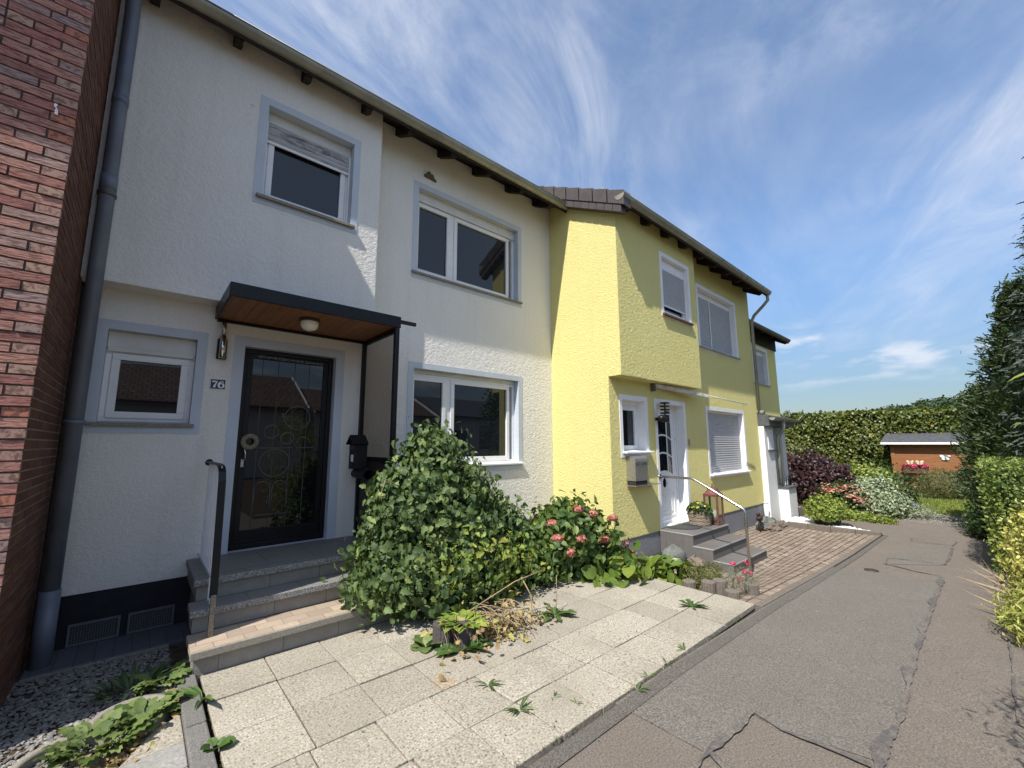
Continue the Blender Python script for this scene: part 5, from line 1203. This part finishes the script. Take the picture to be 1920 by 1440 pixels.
# ---- the garden at the end of the path
bush('potted_bush', (12.25, 2.75, -.3), [((12.22, 2.75, .02), (.42, .38, .30)), ((12.0, 2.8, .10), (.25, .25, .24)), ((12.45, 2.6, -.05), (.3, .25, .2))], 210, 14, .05, .065, 'oval', 'leaf_lime', 'yellow green bush in a dark tub beside the white gravel', 'bush', -.16, .2, .4, 12)
part('tub', MB().lathe([(0, 0), (.24, 0), (.27, .16), (.25, .16), (.24, .12), (0, .12)], (12.22, 2.75, -.31), 24), 'interior', bpy.data.objects['potted_bush'])
bush('purple_maple', (16.9, 4.2, -.33), [((16.9, 4.25, .30), (1.0, 1.15, .85)), ((16.6, 3.5, .15), (.6, .6, .6)), ((16.3, 4.9, .2), (.7, .7, .7))], 420, 20, .11, .11, 'lobed', 'leaf_maple', 'dark purple maple bush beside the white porch', 'maple', -.2, .7, .3, 14, .02)
bush('shrub', (18.6, 5.2, -.33), [((18.6, 5.3, .75), (.9, 1.1, .75))], 160, 14, .12, .10, 'oval', 'leaf_olive', 'olive green shrub behind the purple maple', 'shrub', -.2, .2, .3, 8)
RH = bush('hydrangea', (15.1, 2.95, -.33), [((15.1, 3.0, -.02), (.5, .5, .42))], 150, 12, .08, .11, 'oval', 'leaf_dark', 'salmon flowered hydrangea in front of the purple maple', 'hydrangea', -.3, .2, .3, 10)
P, N = on_ellipsoids([((15.0, 2.95, .08), (.55, .52, .36))], 24, .02, .2)
for p, q in zip(P, N):
    hp = p + RNG.normal(size=(24, 3)) * [.08, .08, .022]; leaves_mesh('flower_head', hp, RNG.normal(size=hp.shape) * [1, 1, .3], np.tile(q + [0, 0, 1], (24, 1)), .065, 'petal', 'petal_salmon', RH)
bush('variegated_shrub', (15.3, 2.2, -.33), [((15.35, 2.35, .05), (.65, .55, .55)), ((15.0, 1.95, -.10), (.5, .4, .38))], 330, 15, .08, .075, 'oval', 'leaf_varieg', 'white and green variegated shrub at the bend of the path', 'shrub', -.3, .2, .4, 10)
bush('shrub', (17.2, 2.7, -.33), [((17.2, 2.75, .3), (.55, .6, .55))], 130, 14, .09, .10, 'oval', 'leaf_lime', 'light green shrub behind the variegated shrub', 'shrub', -.3, .2, .3, 8)
bush('shrub', (18.3, 2.25, -.33), [((18.3, 2.25, .1), (.55, .5, .5))], 120, 14, .09, .09, 'oval', 'leaf_dark', 'dark green shrub left of the grass strip', 'shrub', -.3, .2, .3, 8)
bush('shrub', (21.3, 2.95, -.33), [((21.3, 3.0, .2), (.5, .6, .65))], 90, 14, .1, .11, 'oval', 'leaf_dark', 'dark shrub at the left corner of the wooden shed', 'shrub', -.3, .2, .3, 6)
bush('spirea_bush', (21.0, 1.55, -.33), [((21.0, 1.38, .06), (.7, .62, .56))], 320, 20, .09, .085, 'strap', 'leaf_olive', 'round olive bush in front of the wooden shed', 'bush', -.3, .5, .4, 16)
bush('shrub', (21.4, .55, -.33), [((21.4, .6, .1), (.5, .5, .62))], 130, 14, .09, .09, 'oval', 'leaf_dark', 'dark leafy shrub right of the round olive bush', 'shrub', -.3, .3, .3, 8)
CT = bush('catmint', (15.2, 1.45, -.33), [((15.3, 1.5, -.2), (.5, .35, .18))], 120, 12, .06, .06, 'strap', 'leaf_varieg', 'low silvery plant with lilac flowers at the gravel corner', 'plant', -.33, .1, .4, 6)
P, N = on_ellipsoids([((15.5, 1.7, -.08), (.35, .2, .12))], 90, -.1, .3); leaves_mesh('flowers', P, N, RNG.normal(size=P.shape), .05, 'petal', 'petal_lilac', CT)
bush('ground_cover', (13.75, 2.25, -.33), [((13.75, 2.45, -.28), (.28, .45, .11)), ((13.7, 2.0, -.29), (.22, .3, .08))], 160, 12, .05, .06, 'oval', 'leaf_lime', 'bright green cushion plant edging the asphalt by the variegated shrub', 'plant', -.34, .0, .4, 4)
n = 9000; P = np.stack([RNG.uniform(16.4, 20.6, n), RNG.uniform(-.4, 2.0, n), -.34 * np.ones(n)], 1); P = P[P[:, 1] < 1.2 + .35 * (P[:, 0] - 15.5)]
tag(leaves_mesh('grass', P, np.array([0, 0, 1.]) + RNG.normal(size=P.shape) * .35, RNG.normal(size=P.shape), .05 + .06 * RNG.random(len(P)), 'strap', 'grass'), kind='stuff')
tag(part('lawn', grid(lin(16.0, 24, 8), lin(-6, 2.6, 6), lambda x, y: -.345), plain('lawn', (.17, .20, .05), .95, 0, .35, 4, .6, 60)), kind='structure')
solo('edging_stone', MB().box(19.6, 19.9, .15, .62, -.4, -.18), 'rock_brown', 'low brown stone block in the grass before the dark leafy shrub', 'stone', bevel=.02)
# tall beech hedge closing the view
HG = thing('beech_hedge', (25, 5, -.33), 'tall clipped beech hedge behind the wooden shed', 'hedge')
part('core', MB().box(25.0, 26.0, -2.5, 12, -.4, 2.75), 'leaf_dark', HG)
n = 24000; y = RNG.uniform(-2.6, 11, n); z = RNG.uniform(-.35, 3.0, n); x = 24.85 + RNG.normal(size=n) * .09 + .12 * np.sin(y * 2.1) * np.sin(z * 3.0)
P = np.stack([x, y, z], 1); U = np.array([-1, 0, .55]) + RNG.normal(size=P.shape) * .5; D = np.array([-.4, 0, -.8]) + RNG.normal(size=P.shape) * .55
leaves_mesh('foliage', P, D, U, .075 + .05 * RNG.random(n), 'round', 'leaf_beech', HG)
n = 6000; P = np.stack([RNG.uniform(24.85, 26, n), RNG.uniform(-2.6, 11, n), 2.9 + RNG.normal(size=n) * .07], 1)
leaves_mesh('foliage_top', P, np.array([-.3, 0, .5]) + RNG.normal(size=P.shape) * .6, np.array([0, 0, 1]) + RNG.normal(size=P.shape) * .4, .10 + .06 * RNG.random(n), 'round', 'leaf_beech', HG)
# wooden shed
SH = thing('garden_shed', (24, 1.8, -.33), 'brown wooden garden shed with black roof and white eaves board', 'shed')
part('wall', MB().box(23.6, 24.7, -.35, 2.84, -.4, 1.52), 'shed_boards', SH)
part('corner_board', MB().box(23.575, 23.5999, 2.74, 2.865, -.4, 1.52).box(23.5999, 23.66, 2.8405, 2.865, -.4, 1.52), 'shed_boards', SH, .004)
part('roof', MB().hexa([(23.35, -.6, 1.58), (24.9, -.6, 1.95), (24.9, 3.1, 1.95), (23.35, 3.1, 1.58), (23.35, -.6, 1.63), (24.9, -.6, 2.02), (24.9, 3.1, 2.02), (23.35, 3.1, 1.63)]), 'slate', SH)
part('eaves_board', MB().box(23.32, 23.3495, -.62, 3.12, 1.515, 1.60), 'trim_white', SH, .004)
FB = thing('flower_box', (23.5, 2.15, .55), 'brown flower box with red flowers on the shed wall', 'flower box')
part('box', MB().box(23.33, 23.59, 1.80, 2.52, .38, .56), 'flowerbox', FB, .01)
n = 260; P = np.stack([RNG.normal(23.45, .08, n), RNG.uniform(1.78, 2.54, n), .58 + .12 * RNG.random(n)], 1); leaves_mesh('flowers', P, RNG.normal(size=P.shape), RNG.normal(size=P.shape) + [-1, 0, 1], .07, 'petal', 'petal_magenta', FB); leaves_mesh('foliage', P - [0, 0, .04], RNG.normal(size=P.shape), RNG.normal(size=P.shape), .08, 'oval', 'leaf_dark', FB)
def butterfly(name, c, s, mat1, mat2, label):
    t = thing(name, c, label, 'ornament'); mb = MB()
    for sg in (-1, 1):
        for (dy, dz, a, b) in ((.5, .32, .55, .36), (.38, -.25, .38, .28)):
            poly = [(c[0], c[1] + sg * s * (dy + a * math.cos(u) * .8), c[2] + s * (dz + b * math.sin(u) + .25 * a * math.cos(u))) for u in lin(0, 2 * math.pi, 14)[:-1]]
            mb.prism(poly if sg > 0 else poly[::-1], (-.012, 0, 0))
    part('wings', mb, mat1, t); part('body', MB().tube([(c[0] - .02, c[1], c[2] - .5 * s), (c[0] - .02, c[1], c[2] + .4 * s)], .1 * s, 8), mat2, t); return t
butterfly('butterfly_ornament', (23.32, 2.0, .80), .13, 'petal_cream', 'petal_pink', 'cream butterfly ornament above the red flower box')
butterfly('butterfly_ornament', (23.32, 2.28, .80), .12, 'petal_cream', 'petal_magenta', 'cream butterfly ornament at the left of the flower box')
butterfly('butterfly_ornament', (23.57, 1.28, 1.0), .16, 'sign_white', 'sign_teal', 'white and teal butterfly ornament on the bare shed boards')

# ---- right hand side of the path
def conifer(base, h, r, n, mat, label, size, seed, shape='spray', lean=(0, 0), group=None, prof=None, name='conifer', droop=-.1, lump=.22):
    rg = np.random.default_rng(seed); t = thing(name, base, label, 'tree', group)
    b = Vector(base); tr = MB().tube([b, b + Vector((lean[0] * .5, lean[1] * .5, h * .5)), b + Vector((lean[0], lean[1], h * .97))], [r * .09 + .04, r * .05 + .03, .01], 8)
    part('trunk', tr, 'bark', t)
    nb = n // 36; u = rg.random(nb) ** .8; th = rg.random(nb) * 6.28
    pf = prof or (lambda u: (1 - u) ** .75 * (1 - .35 * np.exp(-u * 12)))
    R = r * pf(u) * (1 + lump * rg.normal(size=nb)); R = np.clip(R, .05, 1.22 * r * pf(u) + .05)
    cx = np.stack([np.cos(th) * R, np.sin(th) * R, u * h], 1) + np.array(base) + np.stack([lean[0] * u, lean[1] * u, 0 * u], 1)
    # each bough: spray of leaf faces from inside outwards
    out = np.stack([np.cos(th), np.sin(th), np.full(nb, .55 if droop < 0 else -.1)], 1)
    k = 36; s = rg.random((nb, k, 1)) ** 1.3; spread = .10 + .14 * (1 - s)
    P = cx[:, None, :] - out[:, None, :] * s * (.35 + .35 * R[:, None, None]) + rg.normal(size=(nb, k, 3)) * (.035 + spread * np.minimum(1, s * 2.5)) * (.5 + .5 * R[:, None, None] / r)
    D = out[:, None, :] + rg.normal(size=(nb, k, 3)) * .55 + np.array([0, 0, -droop])
    P = P.reshape(-1, 3); D = D.reshape(-1, 3); ok = P[:, 2] > base[2] + .05; P, D = P[ok], D[ok]
    leaves_mesh('crown', P, D, rg.normal(size=P.shape) + [0, 0, .6], size * (.6 + .7 * rg.random(len(P))), shape, mat, t); return t
def inner(t, base, h, r, lean=0):
    part('inner_growth', MB().lathe([(r * .7, .1), (r * .78, h * .3), (r * .66, h * .55), (r * .42, h * .78), (r * .15, h * .92), (0, h * .95)], base, 14), 'leaf_dark', t)
T = conifer((14.9, -.32, -.35), 3.2, .66, 16000, 'leaf_thuja', 'narrow low thuja nearest the wooden shed', .11, 32, name='thuja', lean=(0, .45), prof=lambda u: (1 - u ** 2.4) ** .9 * (.42 + .58 * np.minimum(1, u / .55))); inner(T, (14.9, -.32, -.35), 3.2, .4)
T = conifer((13.7, -.70, -.35), 5.25, 1.0, 42000, 'leaf_thuja', 'green columnar thuja in front of the tall bluish fir', .12, 31, name='thuja', prof=lambda u: (1 - u ** 1.9) ** .85 * (.8 + .2 * np.minimum(1, u * 6)), lump=.28); inner(T, (13.7, -.7, -.35), 5.25, 1.0)
T = conifer((14.8, -1.55, -.35), 7.3, 1.25, 30000, 'leaf_thuja', 'dark thuja behind the columnar one', .13, 34, name='thuja', prof=lambda u: (1 - u ** 2.0) ** .9); inner(T, (14.8, -1.55, -.35), 7.3, 1.25)
T = conifer((12.6, -2.05, -.35), 8.6, 1.75, 64000, 'leaf_fir', 'tall bluish fir at the right edge of the picture', .125, 33, 'spray', name='fir', droop=.25, lump=.3, prof=lambda u: (1 - u) ** .55); inner(T, (12.6, -2.05, -.35), 8.6, 1.6)
BX = thing('box_hedge', (11.5, -.6, -.3), 'clipped light green hedge below the conifers', 'hedge')
part('core', MB().box(9.5, 15, -1.7, .04, -.4, 1.14), 'leaf_dark', BX)
n = 19000; f = RNG.random(n); x = RNG.uniform(9.35, 15.1, n); z = RNG.uniform(-.3, 1.27, n); y = .09 + RNG.normal(size=n) * .05 + .04 * np.sin(x * 5) * np.sin(z * 4)
P = np.stack([x, y, z], 1); Nn = np.tile([0, 1., .2], (n, 1))
tp = f < .35; P[tp, 1] = RNG.uniform(-1.7, .2, tp.sum()); P[tp, 2] = 1.23 + RNG.normal(size=tp.sum()) * .045; Nn[tp] = [0, 0, 1]
en = f > .78; P[en, 0] = 9.42 + RNG.normal(size=en.sum()) * .05; P[en, 1] = RNG.uniform(-1.7, .2, en.sum()); Nn[en] = [-1, 0, .2]
leaves_mesh('foliage', P, RNG.normal(size=P.shape) + Nn * .5 + [0, 0, .3], Nn + RNG.normal(size=P.shape) * .5, .035 + .03 * RNG.random(n), 'oval', 'leaf_box', BX)
bush('shrub', (13.7, .35, -.33), [((13.5, .30, -.05), (.8, .22, .34))], 160, 14, .07, .08, 'oval', 'leaf_dark', 'low dark shrub at the foot of the clipped hedge', 'shrub', -.33, .2, .3, 6)
bush('gold_shrub', (8.3, -.5, -.22), [((8.4, -.52, .22), (.85, .55, .66)), ((7.9, -.45, .05), (.6, .45, .50))], 480, 16, .06, .055, 'oval', 'leaf_yellow', 'bright yellow leaved shrub at the right edge of the path', 'shrub', -.2, .0, .3, 14)
def tuft(name, c, n, L, mat, label, group=None, w='strap', upv=.55):
    t = thing(name, c, label, 'grass', group); a = RNG.random(n) * 6.28; up = upv * (.5 + RNG.random(n)); D = np.stack([np.cos(a), np.sin(a), up], 1)
    P = np.array(c) + np.stack([np.cos(a), np.sin(a), 0 * a], 1) * .10 * RNG.random((n, 1)) + np.stack([0 * a, 0 * a, RNG.random(n) * L * .35], 1)
    leaves_mesh('blades', P, D, np.stack([-np.cos(a) * .5, -np.sin(a) * .5, np.ones(n)], 1) + RNG.normal(size=(n, 3)) * .3, L * (.5 + .6 * RNG.random(n)), w, mat, t); return t
bush('ornamental_grass', (6.1, -.35, -.10), [((6.05, -.33, .08), (.48, .42, .26)), ((5.75, -.33, .02), (.35, .36, .18))], 360, 13, .055, .085, 'strap', 'bamboo', 'leafy yellow green bamboo grass leaning over the path nearest the camera', 'grass', -.08, .25, .4, 16, .004, 'stem_dry')
bush('ornamental_grass', (7.5, -.35, -.18), [((7.7, -.42, .02), (.45, .38, .24))], 200, 12, .055, .08, 'strap', 'bamboo', 'leafy yellow green bamboo grass below the yellow leaved shrub', 'grass', -.16, .25, .4, 14, .004, 'stem_dry')
dry = thing('dry_grass', (6.9, .05, -.15), 'few dry pale stalks leaning over the asphalt edge', 'grass')
n = 26; a = RNG.uniform(.6, 2.6, n); P = np.stack([RNG.uniform(6.3, 8.0, n), RNG.uniform(-.12, .0, n), -.14 + .02 * RNG.random(n)], 1)
leaves_mesh('blades', P, np.stack([np.cos(a), np.sin(a), .5 + .5 * RNG.random(n)], 1), RNG.normal(size=(n, 3)) + [0, 0, 1], .28 + .25 * RNG.random(n), 'blade', 'stem_dry', dry)
bush('shrub', (3.0, -.6, 0), [((2.85, -.66, 1.1), (.55, .46, 1.25))], 190, 14, .08, .09, 'strap', 'bamboo', 'bamboo like shrub just outside the right edge that shades the asphalt', 'shrub', .0, .2, .3, 12)
tag(part('border_soil', grid(lin(2.0, 15, 26), lin(-6, -.08, 4), lambda x, y: S(x) + .015), 'soil'), kind='structure')

# ---- distance: wooded hill and tree tops beyond the hedge
def hillz(x, y): return -2 + 13.2 * math.exp(-((y - 4) / 26) ** 2 - ((x - 175) / 40) ** 2) + 9.6 * math.exp(-((y - 52) / 34) ** 2 - ((x - 185) / 40) ** 2)
tag(part('hill', grid(lin(120, 240, 24), lin(-60, 120, 30), hillz), plain('hill_grass', (.07, .10, .03), .95)), kind='structure')
nt = 900; cx = RNG.uniform(135, 190, nt); cy = RNG.uniform(-40, 85, nt); cz = np.array([hillz(a, b) for a, b in zip(cx, cy)]); R = RNG.uniform(1.1, 2.4, nt)
k = 60; d = norm(RNG.normal(size=(nt, k, 3))); d[:, :, 2] = np.abs(d[:, :, 2]); P = np.stack([cx, cy, cz], 1)[:, None, :] + d * R[:, None, None] * (.8 + .3 * RNG.random((nt, k, 1)))
tag(leaves_mesh('far_wood', P.reshape(-1, 3), RNG.normal(size=(nt * k, 3)) - [0, 0, .3], d.reshape(-1, 3), .55 + .45 * RNG.random(nt * k), 'oval', 'leaf_wood'), kind='stuff')
for (x, y, h, lb) in ((34, 9.35, 4.05, 'spruce tip showing highest above the beech hedge'), (36, 10.9, 3.85, 'small spruce tip next to the end house'), (38, 10.9, 4.0, 'spruce tip left of the highest one')):
    conifer((x, y, -.4), h, .8, 2600, 'leaf_thuja', lb, .16, int(x), name='spruce', group='spruce tips above the hedge')

# ---- the row across the street, seen only as reflections in the panes
def opposite(x0, x1, eave, ridge, label, roofc, wallc):
    t = thing('opposite_house', (x0, -14, -1.5), label, 'house'); hs_ = [(x0 + 1.2, x0 + 2.2, 1.2, 2.5), (x0 + 3.3, x0 + 4.4, 1.2, 2.5)]
    mb = MB(); mb.quad((x1, -14, -2), (x0, -14, -2), (x0, -14, eave), (x1, -14, eave)); mb.quad((x0, -14, -2), (x0, -21, -2), (x0, -21, eave), (x0, -17.5, ridge), (x0, -14, eave)); mb.quad((x1, -14, -2), (x1, -14, eave), (x1, -17.5, ridge), (x1, -21, eave), (x1, -21, -2))
    part('wall', mb, wallc, t)
    m = ridge - eave
    part('roof', MB().hexa([(x0 - .1, -17.5, ridge + .02), (x1 + .1, -17.5, ridge + .02), (x1 + .1, -13.6, eave - .1), (x0 - .1, -13.6, eave - .1), (x0 - .1, -17.5, ridge + .12), (x1 + .1, -17.5, ridge + .12), (x1 + .1, -13.6, eave), (x0 - .1, -13.6, eave)]), roofc, t)
    part('verge', MB().hexa([(x1 + .1005, -17.5, ridge), (x1 + .2, -17.5, ridge), (x1 + .2, -13.6, eave - .12), (x1 + .1005, -13.6, eave - .12), (x1 + .1005, -17.5, ridge + .16), (x1 + .2, -17.5, ridge + .16), (x1 + .2, -13.6, eave + .03), (x1 + .1005, -13.6, eave + .03)]), 'trim_white', t)
    for (a, b, c, d_) in hs_: f = part('window', MB().box(a, b, -14.0 + .001, -13.97, c, d_), 'glass', t); part('frame', MB().box(a - .06, a - .001, -13.99, -13.95, c, d_).box(b + .001, b + .06, -13.99, -13.95, c, d_).box(a - .06, b + .06, -13.99, -13.95, d_ + .001, d_ + .06), 'pvc', f)
    return t
opposite(-1.0, 6.6, 3.5, 5.5, 'opposite house with brown tiles mirrored in the black door', 'roof', 'white_stucco')
opposite(7.2, 14.6, 3.4, 4.9, 'opposite house with brown tiles mirrored in the left window light', 'roof', 'white_stucco')
opposite(15.2, 23, 3.5, 5.0, 'opposite house with black roof mirrored in the wide window light', 'slate', 'white_plaster')
opposite(-9.5, -1.6, 3.5, 5.5, 'opposite house mirrored in the small window', 'roof', 'white_stucco')
tt = thing('broadleaf_tree', (17.8, -11, -1), 'broadleaf tree across the street mirrored in the wide window light', 'tree')
part('trunk', MB().tube([(17.8, -11, -1), (17.8, -11, 3), (17.9, -11, 5)], [.14, .11, .04], 8), 'bark', tt)
P, D, U = clumped([((17.8, -11, 3.2), (.95, 1.0, 2.3))], 150, 20, .22, -1, .4, .5); leaves_mesh('crown', P, D, U, .2, 'oval', 'leaf_dark', tt)

# ------------------------------------------------------------------ small litter: grit on path and slabs, moss in the joints
def grit_spot(rg):
    x, y = rg.uniform(.5, 11), rg.uniform(.1, 2.9)
    if y > 1.75 and x > 4.6: return None
    return x, y
pebbles('grit', 520, grit_spot, lambda x, y: (S(x) if y < 1.73 else 0.0) + .005, .0025, .0065, 'pebble', 51)
P = []
for k in range(900):
    if RNG.random() < .6: y = ROWS[RNG.integers(0, 6)]; x = RNG.uniform(.5, 4.6)
    else: x = .465 + .395 * RNG.integers(0, 11); y = RNG.uniform(2.56, 3.8)
    if math.sin(x * 7 + y * 11) + .4 * RNG.normal() > .25: P.append((x + RNG.normal() * .004, y + RNG.normal() * .004, -.006))
for k in range(260): x = RNG.uniform(.5, 4.6); P.append((x, 1.742 + RNG.normal() * .008, S(x) + .006)) if math.sin(x * 5) > -.2 else None
P = np.array(P)
tag(leaves_mesh('joint_moss', P, RNG.normal(size=P.shape) * [1, 1, .2] + [0, 0, .5], RNG.normal(size=P.shape) * .4 + [0, 0, 1], .010 + .016 * RNG.random(len(P)), 'strap', 'leaf_heather'), kind='stuff')
n = 130; P = np.stack([RNG.uniform(.6, 9, n), RNG.uniform(.1, 3.2, n), np.zeros(n)], 1); P = P[~((P[:, 1] > 1.7) & (P[:, 0] > 4.5))]; P[:, 2] = [(S(x) if y < 1.73 else 0) + .008 for x, y in P[:, :2]]
tag(leaves_mesh('fallen_leaves', P, RNG.normal(size=P.shape) * [1, 1, .15], RNG.normal(size=P.shape) * .3 + [0, 0, 1], .008 + .02 * RNG.random(len(P)) ** 2, 'oval', 'leaf_dead'), kind='stuff')
